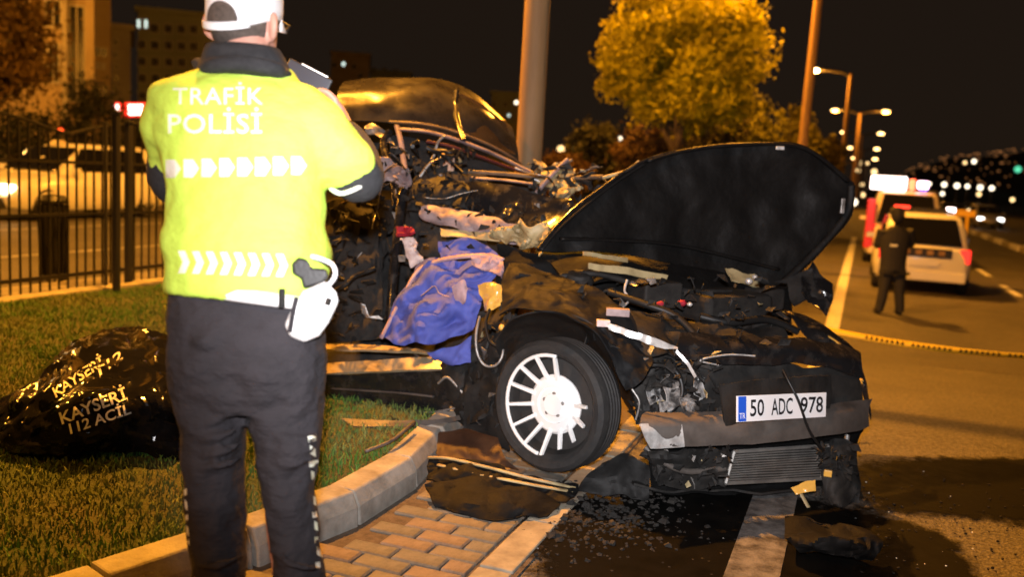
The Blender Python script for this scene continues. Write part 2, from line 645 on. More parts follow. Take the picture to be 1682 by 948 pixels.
while y < 4.6:
    x = -1.16 - 0.1 - (0.1 if row % 2 else 0.0)
    if row % 2:
        paver(-1.16 - 0.05, y, 0, rnd.choice(paver_meshes), True)
    while x - 0.1 > kerb_x(y) - 0.02:
        paver(x, y, 0, rnd.choice(paver_meshes))
        x -= 0.2
    y += 0.1; row += 1
for i in range(12):
    y0 = 0.9 + i * 0.5
    g = MB()
    g.box((-1.085, y0 + 0.25, gz(y0) - 0.03 + rnd.uniform(-0.004, 0.004)), (0.13, 0.492, 0.10))
    g.build('edging_stone', M['concrete2'], pav, bevel=0.008)

# ---- the lawn and its grass
g = MB()
xs = [-6.35 + 0.28 * i for i in range(17)]
rows = []
for q in [-1 + 0.4 * i for i in range(100)]:
    kx = kerb_x(q) - 0.14
    rows.append([(-6.35 + (kx + 6.35) * i / 16, q, vz(-6.35 + (kx + 6.35) * i / 16, q) - (0.02 if i == 16 else 0)) for i in range(17)])
g.grid(rows)
structure(g.build('lawn', M['soil'], smooth=True))

M['grass'] = bpy.data.materials.new('grass_blades')
M['grass'].use_nodes = True
_nt = M['grass'].node_tree
_b = _nt.nodes['Principled BSDF']
_at = _n(_nt, 'ShaderNodeVertexColor'); _at.layer_name = 'tint'
_nt.links.new(_at.outputs[0], _b.inputs['Base Color'])
_b.inputs['Roughness'].default_value = 0.7
_b.inputs['Specular IOR Level'].default_value = 0.25

def grass(name, pts, hmin, hmax, seed):
    R_ = np.random.RandomState(seed)
    n = len(pts)
    base = np.array(pts)
    ang = R_.rand(n) * 2 * np.pi
    h = hmin + (hmax - hmin) * R_.rand(n) ** 1.5
    wd = 0.0022 + 0.002 * R_.rand(n)
    lean = (R_.rand(n) * 0.9 + 0.15) * h
    la = R_.rand(n) * 2 * np.pi
    side = np.stack([np.cos(ang), np.sin(ang), np.zeros(n)], 1) * wd[:, None]
    ld = np.stack([np.cos(la), np.sin(la), np.zeros(n)], 1)
    p0, p1 = base - side, base + side
    midp = base + ld * (lean * 0.35)[:, None] + np.array([0, 0, 1]) * (h * 0.65)[:, None]
    p2, p3 = midp - side * 0.8, midp + side * 0.8
    tip = base + ld * lean[:, None] + np.array([0, 0, 1]) * h[:, None]
    V = np.stack([p0, p1, p3, p2, tip], 1).reshape(-1, 3)
    me = bpy.data.meshes.new(name)
    Fq = (np.arange(n)[:, None] * 5 + np.array([0, 1, 2, 3])).tolist()
    Ft = (np.arange(n)[:, None] * 5 + np.array([3, 2, 4])).tolist()
    me.from_pydata(V.tolist(), [], Fq + Ft)
    tint = np.zeros((n, 4)); tint[:, 3] = 1
    pat = np.array([noise.noise(Vector((x * 1.7, y * 1.7, 0.3))) + 0.6 * noise.noise(Vector((x * 6, y * 6, 2))) for x, y, _ in pts])
    k = np.clip(0.42 + pat * 1.1 + (R_.rand(n) - 0.5) * 0.7, 0, 1)[:, None]
    green = np.array([0.045, 0.130, 0.020]); straw = np.array([0.120, 0.145, 0.042])
    tint[:, :3] = (green * (1 - k) + straw * k) * (0.85 + 0.8 * R_.rand(n))[:, None]
    ca = me.color_attributes.new('tint', 'FLOAT_COLOR', 'POINT')
    ca.data.foreach_set('color', np.repeat(tint, 5, 0).ravel())
    me.materials.append(M['grass'])
    o = bpy.data.objects.new(name, me)
    COL.objects.link(o)
    return o
R_ = np.random.RandomState(4)
pts = []
while len(pts) < 130000:
    y = 1.0 + 9.5 * R_.rand() ** 1.5
    x = -6.3 + 4.6 * R_.rand()
    if x > kerb_x(y) - 0.16: continue
    d = noise.noise(Vector((x * 2.2, y * 2.2, 5)))
    if R_.rand() < 0.12 - d * 0.5: continue
    pts.append((x, y, vz(x, y) - 0.004))
o = grass('grass', pts, 0.018, 0.045, 5)
tag(o, 'short patchy lawn grass with brown straw patches beside the kerb', 'grass', kind='stuff')

# ---- path, side road behind the railing
g = MB()
g.grid([[(-7.55, q, 0.06), (-6.42, q, 0.06)] for q in (-2, 4, 8, 14, 40)])
M['pathc'] = mat('path_concrete', (0.33, 0.30, 0.25), 0.85, col2=(0.22, 0.20, 0.16), scale=3, bump=0.3)
structure(g.build('path', M['pathc']))
g = MB()
g.box((-6.40, 14, 0.02), (0.12, 34, 0.30))
structure(g.build('path_edging', M['concrete2'], bevel=0.01))
g = MB()
g.grid([[(x, q, 0.02) for x in (-34, -20, -7.5)] for q in (-10, 0, 10, 20, 60)])
structure(g.build('side_road', M['road2']))
for xx in (-9.85, -13.0):
    g = MB()
    g.grid([[(xx - 0.07, q, 0.025), (xx + 0.07, q, 0.025)] for q in (0, 10, 20, 45)])
    structure(g.build('side_road_line', M['line_old']))

# ================================================================== STREET LAMPS
def street_lamp(base, height, r0, r1, label, energy=0.0, arm=2.0, twin=True, lens='sodium', tilt=0.0, radius=0.16, glare=0.22, skip=None, dead=None):
    t = thing('street_lamp', base, label, 'street lamp', 'double-armed street lamps along the kerb')
    base = Vector(base)
    top = base + Vector((tilt, 0, height))
    g_ = MB()
    g_.lathe([(r0 * 1.9, 0.0), (r0 * 1.9, 0.03), (r0 * 1.05, 0.035)], base, (0, 0, 1), 12)
    g_.tube([base + (top - base) * (i / 8) for i in range(9)], [r0 + (r1 - r0) * i / 8 for i in range(9)], 12)
    g_.build('pole', M['galv'], t, smooth=True, angle=40)
    for s in ((-1, 1) if twin else (1,)):
        if skip == s: continue
        e = top + Vector((s * arm, 0, 0.25))
        g_ = MB(); g_.tube([top - Vector((0, 0, 0.15)), top + Vector((s * arm * 0.3, 0, 0.12)), top + Vector((s * arm * 0.7, 0, 0.22)), e], r1 * 0.75, 8)
        g_.build('arm', M['arm'], t, smooth=True, angle=50)
        g_ = MB()
        g_.rings([[e + Vector((s * dx, w * math.cos(a), h * math.sin(a) + 0.02)) for a in [2 * math.pi * q / 10 for q in range(10)]]
                  for dx, w, h in ((-0.08, 0.04, 0.04), (0.05, 0.13, 0.07), (0.35, 0.16, 0.09), (0.62, 0.10, 0.05))])
        head = g_.build('lamp_head', M['casing'], t, smooth=True)
        g_ = MB(); g_.ball(e + Vector((s * 0.3, 0, -0.05)), (glare, glare * 0.62, glare * 0.38), 12, 8)
        g_.build('lens', M['dead_lens'] if dead == s else M[lens], head, smooth=True)
        if energy and dead != s:
            ld = bpy.data.lights.new('sodium_light', 'POINT')
            ld.energy = energy
            ld.color = (1.0, 0.37, 0.030)
            ld.shadow_soft_size = radius
            lo_ = bpy.data.objects.new('sodium_light', ld)
            COL.objects.link(lo_)
            lo_.location = e + Vector((s * 0.3, 0, -0.32))
            adopt(lo_, t)
    return t

p1 = at(866, 300, 6.75); p1.z = vz(p1.x, p1.y)
street_lamp(p1, 7.6, 0.104, 0.075, 'thick galvanised lamp post that the wrecked car is wrapped against', 8200, radius=0.10, dead=1)
street_lamp((-2.4, -8.5, vz(-2.4, -8.5)), 8.4, 0.104, 0.075, 'lamp post on the verge behind the photographer', 2200, dead=1)
b2 = at(1314, 260, 20.5); street_lamp((b2.x, b2.y, -0.35), 8.8, 0.115, 0.08, 'tall lamp post rising out of the frame right of the bright tree', 9000, tilt=0.1, dead=1)
for (px, d, lab, en, sk) in ((1380, 60, 'lamp post with a single bright lamp level with the tree crown', 2600, 1), (1401, 89, 'lamp post with a pair of lamps beyond the second pole', 3000, None),
                         (1408, 122, 'more distant twin lamp post above the traffic queue', 0, None), (1412, 165, 'small far twin lamp post low over the road', 0, None),
                         (1416, 215, 'farthest and smallest twin lamp post along the road', 0, None)):
    b = at(px, 300, d)
    street_lamp((b.x, b.y, -0.45), 9.4, 0.17, 0.12, lab, en, lens='sodium_far' if d > 70 else 'sodium', glare=0.22 + 0.0018 * d, skip=sk)
# ================================================================== BACKGROUND THINGS
# ---- railing along the path
M['iron'] = mat('black_iron', (0.018, 0.017, 0.016), 0.45, 0.4, spec=0.5)
fx = -7.1
rail = thing('railing', (fx, 7.0, 0.06), 'black iron railing with thin upright bars along the path', 'railing')
g = MB()
for z, th in ((0.13, 0.035), (0.72, 0.03), (1.22, 0.03)):
    g2 = MB(); g2.box((fx, 7.4, 0.06 + z), (0.035, 5.6, th)); g2.build('rail', M['iron'], rail)
def arch(y):
    return 0.17 * math.sin(math.pi * ((y - 4.6) % 2.1) / 2.1)
g2 = MB(); g2.tube([(fx, 4.6 + 5.6 * i / 60, 0.06 + 1.48 + arch(4.6 + 5.6 * i / 60)) for i in range(61)], 0.016, 6)
g2.build('rail', M['iron'], rail)
barm = None
for i in range(52):
    y = 4.66 + i * 0.108
    h = 1.48 + arch(y)
    if i % 2 and h > 1.3: h += 0.05
    g2 = MB(); g2.box((fx, y, 0.06 + h / 2), (0.016, 0.016, h))
    g2.build('bar', M['iron'], rail)
def gate_post(p, h, w, label):
    t = thing('gate_post', p, label, 'post')
    g_ = MB(); g_.box(Vector(p) + Vector((0, 0, h / 2)), (w, w, h)); g_.build('shaft', M['iron2'], t, bevel=0.008)
    g_ = MB(); g_.box(Vector(p) + Vector((0, 0, h + 0.012)), (w * 1.25, w * 1.25, 0.024)); g_.build('cap', M['iron2'], t, bevel=0.006)
    g_ = MB(); g_.box(Vector(p) + Vector((0, 0, 0.01)), (w * 1.9, w * 1.9, 0.02)); g_.build('foot_plate', M['iron2'], t)
M['iron2'] = mat('dark_post_paint', (0.03, 0.03, 0.032), 0.35, 0.2, spec=0.6)
q = at(191, 489, 8.28); gate_post((q.x, q.y, 0.1), 1.64, 0.055, 'dark square post standing in front of the railing at the lawn edge')
q = at(211, 470, 8.95); gate_post((q.x, q.y, 0.06), 1.62, 0.06, 'dark gate post in the railing line, just right of the front post')
q = at(174, 468, 9.05); gate_post((q.x, q.y, 0.06), 1.60, 0.03, 'slim dark gate post in the railing line, just left of the front post')

# ---- litter bin behind the railing
q = at(88, 452, 9.35); q.z = 0.06
t = thing('litter_bin', q, 'dark slatted litter bin standing behind the railing', 'litter bin')
M['binm'] = mat('bin_plastic', (0.012, 0.012, 0.012), 0.5)
g = MB(); g.lathe([(0.10, 0.06), (0.125, 0.75), (0.13, 0.78), (0.10, 0.78)], q, (0, 0, 1), 14); g.build('bucket', M['binm'], t, smooth=True, angle=40)
g = MB(); g.lathe([(0.14, 0.79), (0.15, 0.82), (0.11, 0.87), (0.0, 0.885)], q, (0, 0, 1), 14); g.build('lid', M['binm'], t, smooth=True, angle=40)
for i in range(10):
    a = 2 * math.pi * i / 10
    g = MB(); g.tube([q + Vector((0.11 * math.cos(a), 0.11 * math.sin(a), 0.0)), q + Vector((0.142 * math.cos(a), 0.142 * math.sin(a), 0.77))], 0.014, 5)
    g.build('slat', M['iron'], t)

# ---- buildings on the left
M['plaster_o'] = mat('ochre_plaster', (0.34, 0.27, 0.19), 0.9, col2=(0.27, 0.21, 0.14), scale=0.7, bump=0.2)
M['plaster_p'] = mat('pale_plaster', (0.36, 0.33, 0.30), 0.9, col2=(0.28, 0.25, 0.23), scale=0.7, bump=0.2)
M['plaster_g'] = mat('grey_green_plaster', (0.30, 0.33, 0.27), 0.9, col2=(0.24, 0.26, 0.21), scale=0.5, bump=0.2)
M['pane'] = mat('dark_window_glass', (0.012, 0.012, 0.014), 0.12, spec=0.6)
M['pane_lit'] = glowmat('lit_window', (0.80, 1.0, 0.92), 1.6)
M['pane_warm'] = glowmat('warm_lit_window', (1.0, 0.72, 0.42), 0.8)
M['frame'] = mat('window_frame', (0.40, 0.38, 0.35), 0.6)
def building(px0, px1, d, h, dep, m, label, wins, pil=(), floors=0):
    """front spans px0..px1 at depth d, facing the camera; wins: (px, py, w, h, pane) in photo pixels"""
    A = at(px0, 300, d); B = at(px1, 300, d)
    A.z = B.z = -0.2
    ay = Vector((B.x, B.y, 0)).normalized()      # away from the camera, along its right-hand wall
    ax = ay.cross(Vector((0, 0, 1)))
    da = Vector((A.x, A.y, 0)).normalized()
    wid = -(B.dot(ay)) * (da.dot(ax) / da.dot(ay)) + B.dot(ax)
    A = B - ax * wid
    t = thing('apartment_building', (A + B) / 2, label, 'building')
    g_ = MB(); g_.prism([(0, 0), (wid, 0), (wid, h), (0, h)], A, ax, (0, 0, 1), ay * dep)
    g_.build('wall', m, t)
    g_ = MB(); g_.prism([(-0.25, h), (wid + 0.25, h), (wid + 0.25, h + 0.35), (-0.25, h + 0.35)], A - ay * 0.25, ax, (0, 0, 1), ay * (dep + 0.5))
    g_.build('roof_slab', m, t)
    for i in range(floors):
        g_ = MB(); zz = 3.0 * (i + 1)
        if zz < h - 1:
            g_.prism([(-0.05, zz), (wid + 0.05, zz), (wid + 0.05, zz + 0.16), (-0.05, zz + 0.16)], A - ay * 0.07, ax, (0, 0, 1), ay * 0.12)
            g_.build('floor_band', m, t)
    for (px, py, w, hh, pn) in wins:
        c = at(px, py, d)
        s = d / FPX
        x = (c - A).dot(ax); z = c.z + 0.2
        w_, h_ = w * s, hh * s
        f = MB()
        e = 0.07
        for (cx, cz, sx, sz) in ((x, z + h_ / 2, w_ + 2 * e, e), (x, z - h_ / 2, w_ + 2 * e, e), (x - w_ / 2, z, e, h_), (x + w_ / 2, z, e, h_), (x, z, e * 0.6, h_)):
            f.prism([(cx - sx / 2, cz - sz / 2), (cx + sx / 2, cz - sz / 2), (cx + sx / 2, cz + sz / 2), (cx - sx / 2, cz + sz / 2)], A - ay * 0.06, ax, (0, 0, 1), ay * 0.1)
        fo = f.build('window', M['frame'] if pn != 'none' else m, t)
        g_ = MB(); g_.prism([(x - w_ / 2, z - h_ / 2), (x + w_ / 2, z - h_ / 2), (x + w_ / 2, z + h_ / 2), (x - w_ / 2, z + h_ / 2)], A - ay * 0.02, ax, (0, 0, 1), ay * 0.05)
        g_.build('pane', M[pn], fo)
    for (p0, p1, prj, mm) in pil:
        x0 = (at(p0, 300, d) - A).dot(ax); x1 = (at(p1, 300, d) - A).dot(ax)
        g_ = MB(); g_.prism([(x0, 0), (x1, 0), (x1, h - 0.1), (x0, h - 0.1)], A - ay * prj, ax, (0, 0, 1), ay * (prj + 0.1))
        g_.build('pilaster', M[mm], t)
    return t
building(-160, 156, 38, 15, 12, M['plaster_o'], 'ochre apartment block with a dark stair column at the left edge', 
         [(90, 30, 22, 42, 'pane'), (90, 108, 16, 60, 'pane'), (30, 30, 22, 42, 'pane'), (30, 110, 22, 42, 'pane'), (127, 92, 22, 150, 'pane')],
         pil=((104, 112, 0.35, 'plaster_p'), (141, 155, 0.4, 'plaster_o')))
building(157, 182, 46, 10.5, 10, M['plaster_o'], 'narrow dark block with balconies between the ochre block and the pale tower',
         [(166, 90, 18, 16, 'pane'), (162, 110, 3, 8, 'pane_warm'), (170, 111, 3, 8, 'pane_warm'), (167, 152, 16, 18, 'pane')], floors=3)
building(183, 214, 60, 9.3, 10, M['plaster_p'], 'slim pale tower with a column of four small windows',
         [(191, 73, 7, 9, 'pane'), (191, 93, 7, 9, 'pane'), (191, 112, 7, 9, 'pane'), (191, 130, 7, 11, 'pane')])
wl = [(238, 50, 5, 14, 'pane_lit'), (249, 50, 5, 14, 'pane_lit')]
for rr_ in range(5):
    for cc in (242, 262, 283, 303, 322, 345, 370):
        if not (rr_ == 0 and cc == 242): wl.append((cc, 56 + rr_ * 26, 11, 13, 'pane'))
building(226, 420, 72, 12.0, 14, M['plaster_g'], 'grey green apartment block with two bright white lit windows', wl, floors=4)
building(538, 600, 150, 19.0, 20, M['plaster_o'], 'far flat-roofed block behind the phone of the police officer',
         [(565, 108, 5, 6, 'pane_lit'), (550, 110, 6, 8, 'pane'), (582, 112, 6, 8, 'pane'), (592, 126, 6, 8, 'pane')], floors=5)
building(602, 668, 170, 18.5, 20, M['plaster_g'], 'far low block above the roof of the wrecked car', [(615, 118, 6, 8, 'pane'), (632, 118, 6, 8, 'pane'), (650, 120, 6, 8, 'pane')], floors=5)
building(800, 850, 130, 12.5, 16, M['plaster_g'], 'far dark block just left of the thick lamp post', [(812, 172, 6, 8, 'pane'), (830, 172, 6, 8, 'pane'), (836, 190, 4, 5, 'pane_lit')], floors=4)

# ---- lit things behind the railing
def box_sign(px, py, w, h, d, label):
    c = at(px, py, d); s = d / FPX
    t = thing('illuminated_sign', (c.x, c.y, 0.0), label, 'sign')
    ax = (at(px + 10, py, d) - c).normalized(); up = Vector((0, 0, 1)); az = up.cross(ax)
    g_ = MB(); g_.prism([(-w / 2 * s, -h / 2 * s), (w / 2 * s, -h / 2 * s), (w / 2 * s, h / 2 * s), (-w / 2 * s, h / 2 * s)], c, ax, up, az * 0.15)
    g_.build('case', M['sign_red'], t, bevel=0.03)
    k = 0.30
    g_ = MB(); g_.prism([(-k * w * s, -0.36 * h * s), (0.42 * w * s, -0.36 * h * s), (0.42 * w * s, 0.36 * h * s), (-k * w * s, 0.36 * h * s)], c - az * 0.015, ax, up, az * 0.012)
    g_.build('panel', M['sign_white'], t, bevel=0.004)
    g_ = MB(); g_.tube([(c.x, c.y, 0.0), (c.x, c.y, c.z - h / 2 * s)], 0.05, 8); g_.build('post', M['iron'], t)
M['sign_red'] = glowmat('red_sign_glow', (1.0, 0.03, 0.02), 1.0)
M['sign_white'] = glowmat('white_sign_glow', (1.0, 0.80, 0.72), 3.5)
box_sign(221, 180, 34, 24, 26, 'red and white lit box sign behind the gate posts')
box_sign(192, 180, 9, 24, 26.5, 'narrow lit red sign left of the larger red sign')

M['kiosk'] = mat('kiosk_panel', (0.62, 0.56, 0.46), 0.6)
M['kiosk_lit'] = glowmat('kiosk_lamp_glass', (1.0, 0.62, 0.25), 1.0)
c = at(97, 300, 20.6)
t = thing('kiosk', (c.x, c.y, 0.02), 'small pale lit kiosk with a pointed roof behind the litter bin', 'kiosk')
b0 = Vector((c.x, c.y, 0.02))
g = MB(); g.box(b0 + Vector((0, 0, 0.45)), (0.36, 0.36, 0.9), Matrix.Rotation(YAW, 3, 'Z')); g.build('base', M['kiosk'], t, bevel=0.02)
g = MB(); g.box(b0 + Vector((0, 0, 1.15)), (0.24, 0.24, 0.5), Matrix.Rotation(YAW, 3, 'Z')); g.build('window', M['kiosk_lit'], t, bevel=0.02)
g = MB(); g.box(b0 + Vector((0, 0, 1.48)), (0.44, 0.44, 0.14), Matrix.Rotation(YAW, 3, 'Z'), taper=0.4); g.build('roof', M['kiosk'], t, bevel=0.02)
for s in (-1, 1):
    for s2 in (-1, 1):
        g = MB(); g.box(b0 + Matrix.Rotation(YAW, 3, 'Z') @ Vector((s * 0.15, s2 * 0.15, 1.15)), (0.05, 0.05, 0.52)); g.build('post', M['kiosk'], t)
g = MB(); g.ball(b0 + Vector((0.06, 0, 1.76)), 0.065, 10, 8)
g.build('red_lamp', glowmat('red_lamp_glow', (1.0, 0.12, 0.03), 0.8), t, smooth=True)
g = MB(); g.tube([b0 + Vector((0.06, 0, 1.5)), b0 + Vector((0.06, 0, 1.7))], 0.02, 6); g.build('lamp_stem', M['iron'], t)

# ---- trees
def leafmat(name):
    m = bpy.data.materials.new(name)
    m.use_nodes = True
    nt = m.node_tree
    b = nt.nodes['Principled BSDF']
    a = _n(nt, 'ShaderNodeVertexColor'); a.layer_name = 'tint'
    nt.links.new(a.outputs[0], b.inputs['Base Color'])
    b.inputs['Roughness'].default_value = 0.65
    b.inputs['Specular IOR Level'].default_value = 0.25
    tr = _n(nt, 'ShaderNodeBsdfTranslucent')
    nt.links.new(a.outputs[0], tr.inputs[0])
    mx = _n(nt, 'ShaderNodeMixShader'); mx.inputs[0].default_value = 0.28
    out = nt.nodes['Material Output']
    nt.links.new(b.outputs[0], mx.inputs[1]); nt.links.new(tr.outputs[0], mx.inputs[2])
    nt.links.new(mx.outputs[0], out.inputs[0])
    return m
M['leaf'] = leafmat('leaves')
M['bark'] = mat('bark', (0.10, 0.075, 0.05), 0.9, col2=(0.05, 0.038, 0.026), scale=9, bump=0.8, bscale=30, stretch=(1, 1, 0.3))
def tree(base, centre, radii, label, n_clump, per, leaf, col, seed, trunk_r=0.12, spread=0.14, cat='tree', group=None, name='tree', lower=0.0):
    R2 = np.random.RandomState(seed)
    base, centre = Vector(base), Vector(centre)
    t = thing(name, base, label, cat, group)
    # clump centres: shell of an uneven ellipsoid
    cl = []
    while len(cl) < n_clump:
        v = Vector(R2.randn(3)).normalized()
        k = 0.30 + 0.70 * R2.rand() ** 0.45
        b = 1 + 0.34 * noise.noise(v * 2.1 + Vector((seed, 0, 0))) + 0.16 * noise.noise(v * 4.7 + Vector((0, seed, 0)))
        if v.z < 0: k *= 1 - lower * (-v.z)
        if noise.noise(v * 3.1 + Vector((0, 0, seed))) < -0.36 and k > 0.6: continue
        cl.append(centre + Vector((v.x * radii[0], v.y * radii[1], v.z * radii[2])) * (k * b))
    P, T, F_ = [], [], []
    rm = (radii[0] * radii[1] * radii[2]) ** (1 / 3)
    for c_ in cl:
        sh = 0.55 + 0.75 * R2.rand()
        sp_ = rm * spread * (0.6 + 0.8 * R2.rand())
        for _ in range(per):
            off = Vector(R2.randn(3)) * sp_; off.z *= 0.75
            p = c_ + off
            a1 = Vector(R2.randn(3)).normalized(); a2 = a1.cross(Vector(R2.randn(3))).normalized()
            L = leaf * (0.6 + 0.8 * R2.rand())
            i0 = len(P)
            P += [p - a1 * L, p + a2 * L * 0.45, p + a1 * L, p - a2 * L * 0.45]
            F_.append((i0, i0 + 1, i0 + 2, i0 + 3))
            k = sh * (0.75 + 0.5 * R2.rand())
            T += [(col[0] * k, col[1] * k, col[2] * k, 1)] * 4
    me = bpy.data.meshes.new('crown')
    me.from_pydata([tuple(p) for p in P], [], F_)
    ca = me.color_attributes.new('tint', 'FLOAT_COLOR', 'POINT')
    ca.data.foreach_set('color', [x for q_ in T for x in q_])
    me.materials.append(M['leaf'])
    o_ = bpy.data.objects.new('crown', me); COL.objects.link(o_); adopt(o_, t)
    g_ = MB()
    fork = base.lerp(centre, 0.55)
    g_.tube(curve([base, base.lerp(fork, 0.5) + Vector((0.04, 0.03, 0)) * trunk_r * 6, fork], 8), [trunk_r * (1.25 - 0.5 * i / 7) for i in range(8)], 9)
    for i in range(9):
        e = cl[int(R2.randint(len(cl)))]
        md = fork.lerp(e, 0.5) + Vector((0, 0, 0.12 * rm))
        g_.tube(curve([fork - Vector((0, 0, 0.1)), md, e], 7), [trunk_r * 0.6 * (1 - 0.85 * q_ / 6) for q_ in range(7)], 6)
    g_.build('trunk', M['bark'], t, smooth=True)
    return t
c = at(1122, 96, 19.5); b = Vector((c.x, c.y, vz(-3, c.y)))
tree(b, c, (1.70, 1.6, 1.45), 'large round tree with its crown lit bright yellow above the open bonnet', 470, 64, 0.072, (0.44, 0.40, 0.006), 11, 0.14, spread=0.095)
trees_g = 'roadside trees along the verge'
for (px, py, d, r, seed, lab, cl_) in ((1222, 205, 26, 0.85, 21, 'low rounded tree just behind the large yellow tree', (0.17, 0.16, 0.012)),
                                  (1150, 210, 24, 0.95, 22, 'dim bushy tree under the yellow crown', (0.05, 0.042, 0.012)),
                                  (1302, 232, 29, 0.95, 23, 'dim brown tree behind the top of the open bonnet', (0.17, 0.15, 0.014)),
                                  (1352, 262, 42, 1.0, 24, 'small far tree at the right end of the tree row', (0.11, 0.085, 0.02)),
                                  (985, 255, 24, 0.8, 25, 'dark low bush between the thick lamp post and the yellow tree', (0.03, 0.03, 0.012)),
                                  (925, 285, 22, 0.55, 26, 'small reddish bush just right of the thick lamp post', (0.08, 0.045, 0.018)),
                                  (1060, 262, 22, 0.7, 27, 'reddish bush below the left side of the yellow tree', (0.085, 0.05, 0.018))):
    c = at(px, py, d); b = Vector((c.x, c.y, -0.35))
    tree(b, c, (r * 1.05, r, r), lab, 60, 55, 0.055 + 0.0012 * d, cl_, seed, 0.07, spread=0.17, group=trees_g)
c = at(-12, 70, 26); tree((c.x, c.y, 0.0), c, (1.75, 1.7, 2.0), 'broad brown leaved tree in front of the ochre block at the left edge', 150, 50, 0.11, (0.12, 0.075, 0.02), 31, 0.16, spread=0.16, lower=0.2)
for (px, py, d, rx2, rz2, seed, lab) in ((148, 212, 24, 0.85, 1.35, 41, 'dark pointed evergreen behind the gate posts'), (245, 262, 24, 0.95, 0.95, 42, 'dark rounded shrub between the gate posts and the police officer'),
                                     (35, 226, 23, 1.4, 0.62, 43, 'dark flat shrub behind the railing at the left edge')):
    c = at(px, py, d); tree((c.x, c.y, 0.02), c, (rx2, rx2, rz2), lab, 70, 60, 0.06, (0.016, 0.018, 0.010), seed, 0.06, spread=0.2, cat='shrub', name='shrub')

# ---- cars
M['tyre'] = mat('tyre_rubber', (0.020, 0.019, 0.019), 0.75, col2=(0.032, 0.030, 0.028), scale=20, bump=0.3, bscale=60)
M['rim'] = mat('steel_rim', (0.45, 0.45, 0.46), 0.35, 0.8)
M['carglass'] = mat('car_glass', (0.008, 0.008, 0.01), 0.06, spec=0.8)
M['white_paint'] = mat('white_car_paint', (0.78, 0.77, 0.74), 0.28, coat=0.6)
M['cream_paint'] = mat('cream_van_paint', (0.70, 0.62, 0.50), 0.3, coat=0.5)
M['dark_paint'] = mat('dark_car_paint', (0.03, 0.032, 0.04), 0.25, coat=0.6)
M['silver_paint'] = mat('silver_car_paint', (0.45, 0.45, 0.46), 0.3, 0.5, coat=0.5)
M['red_paint'] = mat('red_van_paint', (0.55, 0.02, 0.015), 0.3, coat=0.5)
M['trim'] = mat('black_trim', (0.012, 0.012, 0.012), 0.5)
M['taillight'] = glowmat('tail_lamp', (1.0, 0.04, 0.03), 1.2)
M['taillight_off'] = mat('unlit_tail_lamp', (0.35, 0.01, 0.01), 0.15, coat=0.6)
M['headlight'] = glowmat('head_lamp', (1.0, 0.93, 0.82), 9.0)
M['headlight_warm'] = glowmat('warm_head_lamp', (1.0, 0.80, 0.42), 14.0)
M['headlight_off'] = mat('unlit_head_lamp', (0.6, 0.6, 0.6), 0.1, coat=0.5)
M['plate_w'] = mat('plate_white', (0.75, 0.75, 0.75), 0.4)

